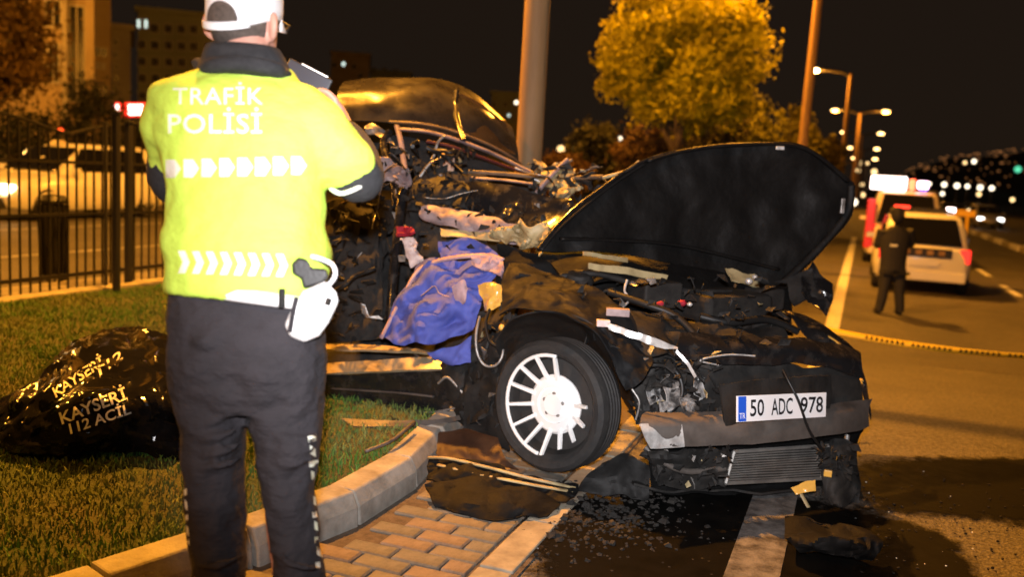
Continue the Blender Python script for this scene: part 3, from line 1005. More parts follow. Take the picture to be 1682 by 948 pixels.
def car(name, loc, heading, paint, label, cat='car', L=4.25, Wd=1.74, H=1.48, head='headlight_off', tail='taillight_off', van=False, group=None):
    """a hatchback (or van) whose nose points along heading; built around its own base"""
    t = thing(name, loc, label, cat, group)
    Rm = Matrix.Rotation(heading, 3, 'Z'); o3 = Vector(loc)
    def T(x, y, z): return o3 + Rm @ Vector((x, y, z))
    hl, hw = L / 2, Wd / 2
    belt = 0.90 if not van else 1.05
    nose_z = 0.72 if not van else 0.95
    # lower body: rings along x
    st = [(-hl, 0.80, 0.40, belt - 0.06), (-hl + 0.06, 0.90, 0.30, belt), (-hl + 0.5, 0.99, 0.22, belt + 0.01), (-0.6, 1.0, 0.20, belt), (0.35, 1.0, 0.20, belt - 0.01),
          (hl - 1.05, 0.99, 0.20, belt - 0.03), (hl - 0.55, 0.97, 0.21, nose_z + 0.06), (hl - 0.15, 0.88, 0.26, nose_z - 0.05), (hl, 0.70, 0.34, nose_z - 0.16)]
    rings = []
    for x, k, zb, zt in st:
        w = hw * k
        zs = [zb, zb + 0.10, (zb + zt) / 2, zt - 0.12, zt]
        ws = [w * 0.90, w * 0.98, w, w * 0.97, w * 0.86]
        rings.append([T(x, -a, z) for a, z in zip(ws, zs)] + [T(x, 0, zt + 0.015)] + [T(x, a, z) for a, z in reversed(list(zip(ws, zs)))] + [T(x, 0, zb)])
    g_ = MB(); g_.rings(rings); body = g_.build('body', M[paint], t, smooth=True, angle=50)
    # cabin
    rb, rf = (-hl + 0.12, hl - 1.15) if not van else (-hl + 0.03, hl - 0.75)
    tb, tf = (-hl + 0.55, 0.05) if not van else (-hl + 0.10, hl - 1.5)
    zt = H
    def ring(z, x0, x1, w):
        return [T(x0, -w * 0.9, z), T(x0 + 0.1, -w, z), T(x1 - 0.25, -w, z), T(x1, -w * 0.8, z), T(x1 + 0.06, 0, z), T(x1, w * 0.8, z), T(x1 - 0.25, w, z), T(x0 + 0.1, w, z), T(x0, w * 0.9, z), T(x0 - 0.04, 0, z)]
    g_ = MB(); g_.rings([ring(belt - 0.05, rb, rf, hw * 0.88), ring(belt + (zt - belt) * 0.5, rb + (tb - rb) * 0.42, rf + (tf - rf) * 0.45, hw * 0.82),
                         ring(zt - 0.06, tb - 0.04, tf + 0.06, hw * 0.72), ring(zt, tb + 0.12, tf - 0.18, hw * 0.60)])
    g_.build('cabin', M[paint], t, smooth=True, angle=50)
    # windows, a little proud of the cabin
    def win(a, b, c_, d_, nm):
        n_ = (Vector(b) - Vector(a)).cross(Vector(d_) - Vector(a)).normalized() * 0.018
        g3 = MB(); g3.add([a - n_, b - n_, c_ - n_, d_ - n_, a + n_, b + n_, c_ + n_, d_ + n_],
                          [(3, 2, 1, 0), (4, 5, 6, 7), (0, 1, 5, 4), (1, 2, 6, 5), (2, 3, 7, 6), (3, 0, 4, 7)])
        return g3.build(nm, M['carglass'], t, bevel=0.01)
    z0, z1 = belt + 0.04, zt - 0.09
    f0, f1 = 0.12, 0.86
    def X(zf, x_b, x_t): return x_b + (x_t - x_b) * zf
    win(T(X(f0, rb, tb) - 0.075, hw * 0.74, z0), T(X(f0, rb, tb) - 0.075, -hw * 0.74, z0), T(X(f1, rb, tb) - 0.075, -hw * 0.60, z1), T(X(f1, rb, tb) - 0.075, hw * 0.60, z1), 'rear_window')
    win(T(X(f0, rf, tf) + 0.09, -hw * 0.74, z0), T(X(f0, rf, tf) + 0.09, hw * 0.74, z0), T(X(f1, rf, tf) + 0.10, hw * 0.60, z1), T(X(f1, rf, tf) + 0.10, -hw * 0.60, z1), 'windscreen')
    mid = (rb + rf) / 2 - 0.05
    for s in (-1, 1):
        for (xa, xb_) in ((rb + 0.55, mid - 0.04), (mid + 0.04, rf - 0.35)):
            if van and xa < 0: continue
            sh = 0.30 if xb_ > mid else 0.0
            win(T(xa, s * hw * 0.880, z0), T(xb_, s * hw * 0.880, z0), T(xb_ - sh, s * hw * 0.755, z1), T(xa + (0.18 if xa < mid - 0.3 else 0), s * hw * 0.755, z1), 'side_window')
    # wheels
    for x in (-hl + 0.78, hl - 0.85):
        for s in (-1, 1):
            c_ = T(x, s * (hw - 0.11), 0.31)
            w = Rm @ Vector((0, s, 0))
            g3 = MB(); g3.lathe([(0.19, 0.07), (0.28, 0.10), (0.31, 0.07), (0.31, -0.07), (0.28, -0.10), (0.19, -0.07)], c_, w, 20)
            wo = g3.build('wheel', M['tyre'], t, smooth=True, angle=40)
            g3 = MB(); g3.lathe([(0.0, 0.085), (0.08, 0.09), (0.10, 0.07), (0.17, 0.06), (0.20, 0.085), (0.20, 0.02), (0.0, 0.02)], c_, w, 16)
            g3.build('rim', M['rim'], wo, smooth=True, angle=40)
    # lamps, bumpers, plates
    for s in (-1, 1):
        g3 = MB(); g3.box(T(-hl + 0.08, s * hw * 0.80, belt - 0.14), (0.14, 0.20, 0.26), Rm); g3.build('tail_lamp', M[tail], t, bevel=0.02)
        g3 = MB(); g3.box(T(hl - 0.13, s * hw * 0.66, nose_z - 0.12), (0.24, 0.34, 0.15), Rm); g3.build('headlight', M[head], t, bevel=0.03)
        g3 = MB(); g3.box(T(rf - 0.28, s * (hw + 0.06), belt + 0.05), (0.10, 0.18, 0.12), Rm); g3.build('wing_mirror', M[paint], t, bevel=0.02)
    g3 = MB(); g3.box(T(-hl + 0.02, 0, 0.36), (0.12, Wd * 0.86, 0.20), Rm); g3.build('rear_bumper', M[paint], t, bevel=0.03)
    g3 = MB(); g3.box(T(hl - 0.07, 0, 0.34), (0.16, Wd * 0.74, 0.20), Rm); g3.build('front_bumper', M['trim'], t, bevel=0.03)
    for x, z in ((-hl - 0.045, 0.60), (hl + 0.012, 0.42)):
        g3 = MB(); g3.box(T(x, 0, z), (0.012, 0.52, 0.11), Rm); g3.build('number_plate', M['plate_w'], t)
    return t, T

pc, PT = car('police_car', (1.22, 21.0, gz(21)), math.pi / 2, 'white_paint', 'white police car parked in the lane behind the yellow tape', H=1.52, tail='taillight', L=4.2, Wd=1.76)
# rear badge strip, roof bar and side stripe of the police car
g = MB(); g.box(PT(-2.13, 0.0, 0.80), (0.03, 0.95, 0.17), Matrix.Rotation(math.pi / 2, 3, 'Z')); pn = g.build('rear_panel', M['trim'], pc, bevel=0.01)
for k_ in range(4):
    g = MB(); g.box(PT(-2.148, 0.30 - 0.2 * k_, 0.80), (0.008, 0.11, 0.09), Matrix.Rotation(math.pi / 2, 3, 'Z')); g.build('emblem', M['galv'], pn, bevel=0.002)
g = MB(); g.box(PT(-0.35, 0, 1.56), (0.22, 1.15, 0.09), Matrix.Rotation(math.pi / 2, 3, 'Z')); bar_ = g.build('light_bar', M['trim'], pc, bevel=0.02)
g = MB(); g.box(PT(-0.36, -0.52, 1.60), (0.2, 0.16, 0.10), Matrix.Rotation(math.pi / 2, 3, 'Z')); g.build('lamp', glowmat('white_beacon', (1.0, 0.85, 0.88), 6.0), bar_, bevel=0.02)
g = MB(); g.box(PT(-0.36, 0.40, 1.60), (0.2, 0.30, 0.08), Matrix.Rotation(math.pi / 2, 3, 'Z')); g.build('lamp', glowmat('red_beacon', (1.0, 0.05, 0.03), 2.0), bar_, bevel=0.02)

vn, VT = car('rescue_van', (1.15, 28.4, gz(28)), math.pi / 2, 'cream_paint', 'cream rescue van with flashing lights standing ahead of the police car', 'van', L=4.9, Wd=1.95, H=1.95, tail='taillight', van=True)
RZ = Matrix.Rotation(math.pi / 2, 3, 'Z')
g = MB(); g.box(VT(-2.46, 0.86, 1.05), (0.05, 0.22, 1.3), RZ); g.build('red_panel', M['red_paint'], vn, bevel=0.02)
g = MB(); g.box(VT(-2.10, 0.50, 2.14), (0.30, 0.88, 0.36), RZ); g.build('light_box', glowmat('white_flood', (1.0, 0.90, 0.84), 4.0), vn, bevel=0.03)
g = MB(); g.box(VT(-2.10, -0.08, 2.10), (0.2, 0.14, 0.34), RZ); g.build('beacon', glowmat('red_flash', (1.0, 0.12, 0.05), 5.0), vn, bevel=0.03)
g = MB(); g.box(VT(-2.10, -0.34, 2.13), (0.2, 0.26, 0.20), RZ); g.build('beacon', glowmat('pink_flash', (1.0, 0.6, 0.85), 7.0), vn, bevel=0.03)
g = MB(); g.box(VT(-2.10, -0.36, 2.0), (0.2, 0.18, 0.10), RZ); g.build('beacon', glowmat('blue_flash', (0.15, 0.12, 1.0), 3.0), vn, bevel=0.03)
g = MB(); g.box(VT(-2.0, 0.1, 1.965), (0.4, 1.6, 0.06), RZ); g.build('roof_rack', M['trim'], vn, bevel=0.01)

b = at(1617, 366, 60)
car('oncoming_car', (b.x, b.y, -0.45), -math.pi / 2 + 0.05, 'silver_paint', 'silver oncoming car with its headlamps lit on the far carriageway', head='headlight')
b = at(1598, 345, 95)
car('oncoming_car', (b.x, b.y, -0.45), -math.pi / 2 + 0.05, 'dark_paint', 'smaller dark oncoming car farther off with warm headlamps', head='headlight_warm')
b = at(1560, 345, 62)
car('tail_car', (b.x, b.y, -0.45), math.pi / 2, 'dark_paint', 'dark car driving away beyond the police car roof', tail='taillight')
bpy.data.objects['tail_car'].name = 'departing_car'
b = at(112, 335, 18.6)
car('parked_car', (b.x, b.y, 0.02), YAW + math.pi + 1.22, 'white_paint', 'pale parked car with glaring warm headlamps behind the litter bin', head='headlight_warm')
b = at(-20, 325, 24)
car('parked_car', (b.x, b.y, 0.02), YAW + 0.2, 'silver_paint', 'silver parked car cut off by the left edge')
b = at(250, 318, 29)
car('parked_car', (b.x, b.y, 0.02), YAW - 1.9, 'dark_paint', 'dark parked car with lit headlamps beside the police officer', head='headlight_warm')

# yellow T-shaped road post past the police car
b = at(1588, 372, 30); b.z = -0.45
t = thing('marker_post', b, 'yellow T-shaped marker post past the right side of the police car', 'post')
M['yellow_post'] = mat('yellow_post_paint', (0.75, 0.48, 0.06), 0.5)
g = MB(); g.tube([b, b + Vector((0, 0, 1.25))], 0.06, 8); g.build('shaft', M['yellow_post'], t)
g = MB(); g.box(b + Vector((-0.1, 0, 1.36)), (0.62, 0.06, 0.22)); g.build('board', M['yellow_post'], t, bevel=0.01)

# ---- hill with the lights of the town
g = MB()
def hill_h(px, d):
    u = (px - 1400) / 170
    return max(0.0, 44 * sstep(u) * sstep((d - 330) / 420) * (0.85 + 0.3 * noise.noise(Vector((px * 0.006, d * 0.004, 1)))) )
rows = []
for d in (330, 380, 440, 520, 600, 700, 800, 950):
    r = []
    for px in range(1250, 2900, 60):
        p = at(px, 318, d); p.z = -0.7 + hill_h(px, d)
        r.append(p)
    rows.append(r)
g.grid(rows)
structure(g.build('hill', M['dirt'], smooth=True))
rl = random.Random(12)
g = MB()
M['town'] = glowmat('town_lights', (1.0, 0.40, 0.12), 0.32)
for i in range(230):
    px = rl.uniform(1440, 1760); d = rl.uniform(440, 780)
    p = at(px, 318, d); p.z = -0.7 + hill_h(px, d) + 2.0
    s = rl.uniform(0.25, 0.85)
    g.box(p, (s * rl.choice((1, 1, 2.5)), s, s))
tag(g.build('town_lights', M['town']), 'scattered dim lights of the town on the dark hillside', 'town lights', kind='stuff')
M['lamp_white'] = glowmat('white_lamp_lens', (1.0, 0.86, 0.62), 3.2)
M['lamp_warm'] = glowmat('warm_lamp_lens', (1.0, 0.66, 0.28), 2.6)
M['lamp_green'] = glowmat('green_lamp_lens', (0.15, 1.0, 0.55), 0.9)
def far_lamp(px, py, d, r, m, label, group=None):
    c_ = at(px, py, d)
    zb = -0.62
    if d > 330: zb = hill_h(px, d) - 1
    t_ = thing('distant_lamp', (c_.x, c_.y, zb), label, 'street lamp', group)
    g_ = MB(); g_.tube([(c_.x, c_.y, min(zb, c_.z - 1)), (c_.x, c_.y, c_.z)], 0.07, 6); g_.build('pole', M['galv'], t_)
    g_ = MB(); g_.ball(c_, r, 10, 8); g_.build('lens', M[m], t_, smooth=True)
row_ = 'white lamps in a row at the foot of the hill'
ORD = ('leftmost', 'second', 'third', 'fourth', 'fifth', 'sixth', 'seventh', 'eighth', 'rightmost')
for i_, (px, py, r) in enumerate(((1497, 300, 4), (1515, 302, 3.5), (1527, 302, 3.5), (1551, 303, 5), (1572, 305, 5.5), (1589, 306, 4.5), (1610, 308, 5.5), (1629, 309, 5))):
    far_lamp(px, py, 250, r * 250 / FPX * 0.75, 'lamp_white', ('rightmost white lamp' if i_ == 7 else ORD[i_] + ' white lamp' + (' from the left' if i_ else '')) + ' in the row at the foot of the hill', row_)
near_ = 'clustered warm lamps at the end of the road'
for px, py, r, lab in ((1413, 268, 5, 'upper left'), (1410, 280, 5, 'left middle'), (1436, 282, 6, 'largest'), (1449, 296, 5.5, 'right-hand upper'), (1464, 297, 5, 'second from right'), (1425, 268, 3, 'smallest top'), (1417, 320, 5, 'lowest'), (1416, 303, 4, 'second lowest'), (1478, 298, 3.5, 'rightmost')):
    far_lamp(px, py, 230, r * 230 / FPX * 0.72, 'lamp_warm', lab + ' warm lamp in the cluster where the road vanishes', near_)
for px, py, r, m_, d, lab in ((1403, 332, 7, 'lamp_white', 120, 'large white lamp touching the right edge of the open bonnet'), (1400, 340, 5, 'lamp_warm', 118, 'warm lamp just under the large white lamp at the bonnet edge'),
                         (1548, 318, 4, 'lamp_white', 250, 'white lamp a little below the row of white lamps'), (1600, 265, 4.5, 'lamp_white', 420, 'white lamp higher up on the hill above the row'),
                         (1585, 267, 3.5, 'lamp_warm', 420, 'dim warm lamp on the hill next to a white one'), (1608, 319, 4.5, 'lamp_warm', 240, 'warm lamp right of the yellow marker post'),
                         (1663, 328, 4.5, 'lamp_warm', 240, 'warm lamp at the right edge of the far road'), (1630, 345, 5, 'lamp_white', 150, 'grey white lamp above the oncoming cars'),
                         (1524, 328, 4.5, 'lamp_warm', 200, 'warm lamp between the rescue van and the marker post'), (1548, 352, 6, 'lamp_warm', 90, 'large warm lamp left of the marker post'),
                         (1567, 354, 5, 'lamp_warm', 90, 'amber lamp beside the foot of the marker post'), (1672, 278, 7, 'lamp_green', 420, 'green light on the hill at the right edge'),
                         (921, 245, 8, 'lamp_warm', 70, 'large warm lamp just right of the thick lamp post'), (931, 264, 4.5, 'lamp_warm', 72, 'smaller warm lamp below the large one by the lamp post'),
                         (943, 246, 3, 'lamp_green', 90, 'small greenish light right of the thick lamp post'), (1018, 227, 4.5, 'lamp_white', 110, 'single white light between the lamp post and the yellow tree'),
                         (1016, 271, 3.5, 'lamp_white', 110, 'faint white light low beside the bonnet'), (848, 168, 4, 'lamp_white', 100, 'white light against the left edge of the thick lamp post'),
                         (1074, 243, 5, 'lamp_warm', 60, 'reddish warm lamp over the bonnet below the yellow tree'), (1282, 243, 5, 'lamp_white', 75, 'white lamp peeping over the top edge of the bonnet')):
    far_lamp(px, py, d, r * d / FPX * 0.75, m_, lab)
# a sodium lamp of the side road, left of the picture, whose light falls on the facades
street_lamp((-19.5, 9.0, 0.02), 8.4, 0.10, 0.07, 'side road lamp post left of the picture by the parked cars', 2600)
b = at(-330, 300, 30); street_lamp((b.x, b.y, 0.02), 8.4, 0.10, 0.07, 'second side road lamp post left of the ochre block', 3400)
# ================================================================== THE WRECKED CAR
M['black_paint'] = mat('scratched_black_paint', (0.010, 0.010, 0.011), 0.22, coat=0.7, col2=(0.035, 0.032, 0.030), scale=14, lo=0.50, hi=0.75, rough2=0.5, bump=0.15, bscale=20, bdist=0.01)
M['dull_black'] = mat('dusty_black_plastic', (0.015, 0.0145, 0.014), 0.65, spec=0.25, col2=(0.034, 0.031, 0.028), scale=9, lo=0.42, hi=0.75, bump=0.4, bscale=50, bdist=0.006)
M['under'] = mat('bonnet_underside', (0.0045, 0.0042, 0.004), 0.6, col2=(0.011, 0.0105, 0.010), scale=5, lo=0.48, hi=0.78, bump=0.35, bscale=16, bdist=0.02, spec=0.3)
M['dust_panel'] = mat('dusty_scraped_panel', (0.021, 0.0205, 0.020), 0.65, 0.0, spec=0.25, col2=(0.007, 0.0067, 0.0065), scale=7, lo=0.40, hi=0.70, bump=0.5, bscale=30, bdist=0.008)
M['bare'] = mat('torn_bare_metal', (0.42, 0.40, 0.38), 0.42, 0.55, col2=(0.12, 0.11, 0.10), scale=11, lo=0.40, hi=0.68, bump=0.5, bscale=40, bdist=0.006)
M['pale_metal'] = mat('pale_primed_metal', (0.34, 0.26, 0.26), 0.55, 0.0, col2=(0.11, 0.08, 0.09), scale=9, lo=0.40, hi=0.72, bump=0.4, bscale=30, bdist=0.006)
M['scuffed'] = mat('scuffed_black_paint', (0.009, 0.009, 0.0095), 0.6, spec=0.12, col2=(0.012, 0.012, 0.0125), scale=12, lo=0.48, hi=0.74, rough2=0.8, bump=0.5, bscale=26, bdist=0.008)
M['dim_tan'] = mat('dusty_brown_trim', (0.17, 0.12, 0.075), 0.6, col2=(0.06, 0.042, 0.03), scale=8, lo=0.4, hi=0.7, bump=0.4, bscale=30, bdist=0.006)
M['maroon'] = mat('maroon_rubber', (0.07, 0.010, 0.010), 0.7)
M['tan'] = mat('tan_interior_trim', (0.42, 0.34, 0.18), 0.55, col2=(0.18, 0.13, 0.06), scale=8, lo=0.40, hi=0.75, bump=0.5, bscale=30, bdist=0.006)
M['sill'] = mat('polished_sill_plate', (0.55, 0.47, 0.32), 0.32, 0.5, col2=(0.30, 0.22, 0.10), scale=7, lo=0.45, hi=0.75, stretch=(1, 1, 3))
M['beam'] = mat('crash_beam_metal', (0.125, 0.108, 0.096), 0.55, 0.1, col2=(0.055, 0.046, 0.040), scale=6, lo=0.35, hi=0.70, bump=0.3, bscale=25, bdist=0.005)
M['chrome'] = mat('bright_trim_metal', (0.75, 0.74, 0.72), 0.3, 0.35, col2=(0.4, 0.38, 0.36), scale=20)
M['cover'] = mat('silver_wheel_cover', (0.92, 0.92, 0.91), 0.40, 0.0, spec=0.8, coat=0.3)
M['radiator'] = mat('radiator_fins', (0.26, 0.25, 0.23), 0.5, 0.4, col2=(0.15, 0.14, 0.13), scale=12)
M['matte'] = mat('matte_black_plastic', (0.005, 0.005, 0.005), 0.7, spec=0.15, col2=(0.009, 0.0088, 0.0085), scale=12, lo=0.5, hi=0.75, bump=0.5, bscale=40, bdist=0.006)
M['smoke_glass'] = mat('cracked_tinted_glass', (0.030, 0.022, 0.014), 0.10, spec=0.9, coat=0.5, col2=(0.05, 0.036, 0.022), scale=5, rough2=0.3, bump=0.2, bscale=9, bdist=0.01)
M['roof_paint'] = mat('buckled_roof_paint', (0.020, 0.018, 0.016), 0.26, spec=0.22, coat=0.0, col2=(0.035, 0.033, 0.031), scale=5, lo=0.45, hi=0.75, rough2=0.55, bump=0.1, bscale=6, bdist=0.02)
M['seat'] = mat('dark_seat_cloth', (0.016, 0.015, 0.015), 0.9, col2=(0.03, 0.028, 0.026), scale=20, bump=0.3)
M['beige'] = mat('beige_headrest', (0.55, 0.36, 0.26), 0.8)
M['red_cloth'] = mat('dark_red_cloth', (0.36, 0.012, 0.030), 0.8, col2=(0.16, 0.006, 0.014), scale=20)
M['paper'] = mat('crumpled_paper', (0.70, 0.60, 0.58), 0.8, col2=(0.45, 0.34, 0.33), scale=22)
M['cable'] = mat('cable_rubber', (0.010, 0.010, 0.010), 0.45)
M['reflector'] = mat('amber_lamp_shell', (0.75, 0.42, 0.08), 0.25, coat=0.5)
M['clear'] = mat('broken_lamp_plastic', (0.45, 0.44, 0.43), 0.18, 0.2, spec=0.8, coat=0.6, col2=(0.06, 0.06, 0.06), scale=15, lo=0.4, hi=0.6)

CF = W(0.57, -0.82); CL = W(0.82, 0.57)
CF.normalize(); CL.normalize()
CO = W(0.744, 4.70, 0.0)
def C(u, v, z): return CO + CF * u + CL * v + Vector((0, 0, z))
wreck = thing('wrecked_car', CO, 'crushed black car with its bonnet up, wrapped against the lamp post', 'car')

def sheet(name, rows, m, thick=0.006, nu=26, nv=16, amp=0.0, freq=5.0, seed=1, parent=None, smooth=True, ridged=True, angle=38, direction=None, fade=0):
    r = patch([[at(*p) if isinstance(p, tuple) else p for p in row] for row in rows], nu, nv)
    if amp: r = crumple(r, amp, freq, seed, direction, ridged, fade)
    g_ = MB(); g_.grid(r, thick)
    return g_.build(name, m, parent or wreck, smooth=smooth, angle=angle)
def pipe(name, pts, rad, m, n=24, parent=None, sides=7, flat=1.0):
    g_ = MB(); g_.tube(curve([at(*p) if isinstance(p, tuple) else p for p in pts], n), rad, sides, flat=flat)
    return g_.build(name, m, parent or wreck, smooth=True, angle=60)

# ---- wheel
wc = at(914, 664, 4.27)
wnr = W(-0.60, -0.80).normalized()
wnr = (wnr + Vector((0, 0, 0.03))).normalized()
wr_ = Vector((0, 0, 1)).cross(wnr).normalized()      # along the wheel, sideways
wup = wnr.cross(wr_).normalized()
g = MB()
prof = [(0.225, 0.0), (0.235, 0.055), (0.262, 0.088), (0.285, 0.092), (0.304, 0.075), (0.311, 0.045)]
for k in range(4):
    h = 0.045 - 0.024 * k
    prof += [(0.311, h - 0.004), (0.311, h - 0.016), (0.304, h - 0.018), (0.304, h - 0.022)]
prof += [(0.311, -0.052), (0.304, -0.080), (0.285, -0.10), (0.255, -0.10), (0.225, -0.06)]
g.lathe(prof, wc, wnr, 64)
whl = g.build('wheel', M['tyre'], wreck, smooth=True, angle=35)
g = MB(); g.lathe([(0.0, -0.02), (0.12, -0.02), (0.20, -0.035), (0.228, 0.03), (0.236, 0.04), (0.236, -0.06), (0.0, -0.06)], wc, wnr, 40)
g.build('rim', M['dull_black'], whl, smooth=True, angle=40)
def wp(r, a, h): return wc + (wr_ * math.cos(a) + wup * math.sin(a)) * r + wnr * h
g = MB(); g.lathe([(0.0, 0.030), (0.05, 0.032), (0.055, 0.026), (0.085, 0.022), (0.088, 0.028), (0.128, 0.022), (0.140, 0.010), (0.140, -0.01), (0.0, -0.01)], wc, wnr, 48)
cov = g.build('wheel_cover', M['cover'], whl, smooth=True, angle=30)
NS = 14
# broken hub edge teeth, spokes as single bars
vis_view = 1 if wr_.dot(W(1, 0)) > 0 else -1
for i in range(NS):
    a = 2 * math.pi * (i + 0.35) / NS
    sx = math.cos(a) * vis_view            # > 0: right side of the picture
    broken = (sx > 0.1 and math.sin(a) > 0.30 and math.sin(a) < 0.97)
    r1 = 0.236
    if broken: continue
    if sx > 0.22: r1 = 0.205
    d = 0.010
    g = MB()
    P = []
    for (r, hh) in ((0.115, 0.008), (r1, 0.062 if r1 > 0.21 else 0.050)):
        ww = 0.0115 if r < 0.2 else 0.0085
        tv = -wr_ * math.sin(a) + wup * math.cos(a)
        P.append([wp(r, a, hh) + tv * ww, wp(r, a, hh) - tv * ww, wp(r, a, hh + d + 0.010) - tv * ww * 0.7, wp(r, a, hh + d + 0.010) + tv * ww * 0.7])
    g.rings(P)
    g.build('spoke', M['cover'], cov, bevel=0.002)
arc = []
for i in range(41):
    ang = math.radians(84 + (262 - 84) * i / 40)
    a = ang if vis_view > 0 else math.pi - ang
    arc.append(wp(0.236, a, 0.070))
g = MB(); g.tube(arc, 0.0095, 8); g.build('rim_ring', M['cover'], cov, smooth=True)
for i in range(5):
    a = 2 * math.pi * i / 5 + 0.3
    g = MB(); g.lathe([(0.010, 0.018), (0.010, 0.030), (0.0, 0.033)], wc + (wr_ * math.cos(a) + wup * math.sin(a)) * 0.052, wnr, 8)
    g.build('bolt', M['bare'], cov)

# ---- crash beam, plate, radiator
br = [(1052, 696, 3.74), (1140, 695, 3.84), (1240, 692, 3.99), (1330, 684, 4.14), (1400, 676, 4.30), (1424, 671, 4.42)]
bb = [(1066, 736, 3.72), (1140, 732, 3.83), (1240, 728, 3.98), (1330, 718, 4.13), (1400, 708, 4.29), (1424, 700, 4.41)]
mid_ = [((a[0] + b[0]) / 2, (a[1] + b[1]) / 2, (a[2] + b[2]) / 2 - 0.015) for a, b in zip(br, bb)]
top_ = [(a[0] + 6, a[1] - 14, a[2] + 0.085) for a in br]
sheet('bumper_beam', [top_, br, mid_, bb], M['beam'], 0.012, 40, 14, amp=0.006, freq=9, seed=3)
sheet('beam_end', [[(1050, 698, 3.725), (1090, 698, 3.77), (1120, 699, 3.80)], [(1058, 718, 3.70), (1095, 719, 3.75), (1122, 718, 3.79)], [(1068, 737, 3.705), (1098, 736, 3.76), (1124, 733, 3.80)]],
      M['chrome'], 0.006, 12, 8, amp=0.006, freq=14, seed=8)
sheet('plate_mount', [[(1180, 632, 3.90), (1270, 622, 4.04), (1362, 616, 4.24)], [(1185, 662, 3.90), (1275, 656, 4.04), (1362, 650, 4.24)], [(1190, 700, 3.90), (1275, 690, 4.05), (1360, 684, 4.24)]],
      M['dust_panel'], 0.01, 20, 12, amp=0.006, freq=8, seed=5)
pl = [at(1211, 651, 3.83), at(1357, 645, 4.12), at(1356, 685, 4.11), at(1211, 694, 3.82)]
def pq(s, t_):       # point on the plate, s right, t_ down
    return (pl[0].lerp(pl[1], s)).lerp(pl[3].lerp(pl[2], s), t_)
pn_ = (pl[1] - pl[0]).cross(pl[3] - pl[0]).normalized()
if pn_.dot(CAM - pl[0]) < 0: pn_ = -pn_
g = MB()
rows = [[pq(i / 10, j / 3) + pn_ * 0.004 * math.sin(i * 0.8) for i in range(11)] for j in range(4)]
g.grid([[p - pn_ * 0.006 for p in r_] for r_ in rows], 0.003)
M['plate_bright'] = mat('plate_face', (0.93, 0.91, 0.91), 0.35, spec=0.9, coat=0.5)
plate = g.build('number_plate', M['plate_bright'], wreck, smooth=True, angle=30)
def on_plate(name, body, s0, t0, w, h, m, off, bold=0.0):
    vt, ft = text_mesh(body, 1.0, bold=bold)
    xs_ = [v[0] for v in vt]; ys_ = [v[1] for v in vt]
    x0, x1, y0, y1 = min(xs_), max(xs_), min(ys_), max(ys_)
    g_ = MB()
    P = []
    for x, y_ in vt:
        s = s0 + (x - x0) / (x1 - x0) * w; t_ = t0 + h - (y_ - y0) / (y1 - y0) * h
        i_ = s * 10
        P.append(pq(s, t_) + pn_ * (0.004 * math.sin(i_ * 0.8) + off + 0.001))
    g_.add(P, ft)
    return g_.build(name, m, plate)
M['plate_ink'] = mat('plate_ink', (0.01, 0.01, 0.012), 0.5)
M['plate_blue'] = mat('plate_blue', (0.02, 0.10, 0.60), 0.4)
on_plate('lettering', '50', 0.125, 0.15, 0.15, 0.66, M['plate_ink'], 0.0022, 0.012)
on_plate('lettering', 'ADC', 0.36, 0.15, 0.25, 0.66, M['plate_ink'], 0.0022, 0.012)
on_plate('lettering', '978', 0.70, 0.15, 0.25, 0.66, M['plate_ink'], 0.0022, 0.012)
g = MB(); g.grid([[pq(s, t_) + pn_ * (0.004 * math.sin(s * 8) + 0.0016) for s in (0.008, 0.05, 0.088)] for t_ in (0.02, 0.5, 0.98)]); g.build('blue_band', M['plate_blue'], plate)
on_plate('lettering', 'TR', 0.015, 0.66, 0.06, 0.22, M['plate_bright'], 0.003)
pipe('cable', [(1286, 608, 4.02), (1296, 628, 3.99), (1312, 660, 3.98), (1326, 700, 4.02), (1338, 722, 4.05), (1352, 740, 4.10)], 0.006, M['cable'])
# radiator below the beam: frame and fins
rad = [at(1204, 742, 4.02), at(1358, 732, 4.30), at(1346, 786, 4.28), at(1190, 794, 4.00)]
def rq(s, t_): return rad[0].lerp(rad[1], s).lerp(rad[3].lerp(rad[2], s), t_)
rn = (rad[1] - rad[0]).cross(rad[3] - rad[0]).normalized()
if rn.dot(CAM - rad[0]) < 0: rn = -rn
g = MB(); g.grid([[rq(s, t_) - rn * 0.012 for s in (0, 0.5, 1)] for t_ in (0, 0.5, 1)], 0.02)
ro = g.build('radiator', M['dull_black'], wreck)
for i in range(13):
    t_ = 0.03 + 0.94 * i / 12
    g = MB(); g.tube([rq(s / 6, t_ + 0.008 * math.sin(s * 1.3 + i)) + rn * 0.006 for s in range(7)], 0.0042, 5); g.build('fin', M['radiator'], ro)
for a, b in (((0, 0), (1, 0)), ((1, 0), (1, 1)), ((1, 1), (0, 1)), ((0, 1), (0, 0))):
    g = MB(); g.tube([rq(*a) + rn * 0.008, rq(*b) + rn * 0.008], 0.009, 6); g.build('frame', M['radiator'], ro)

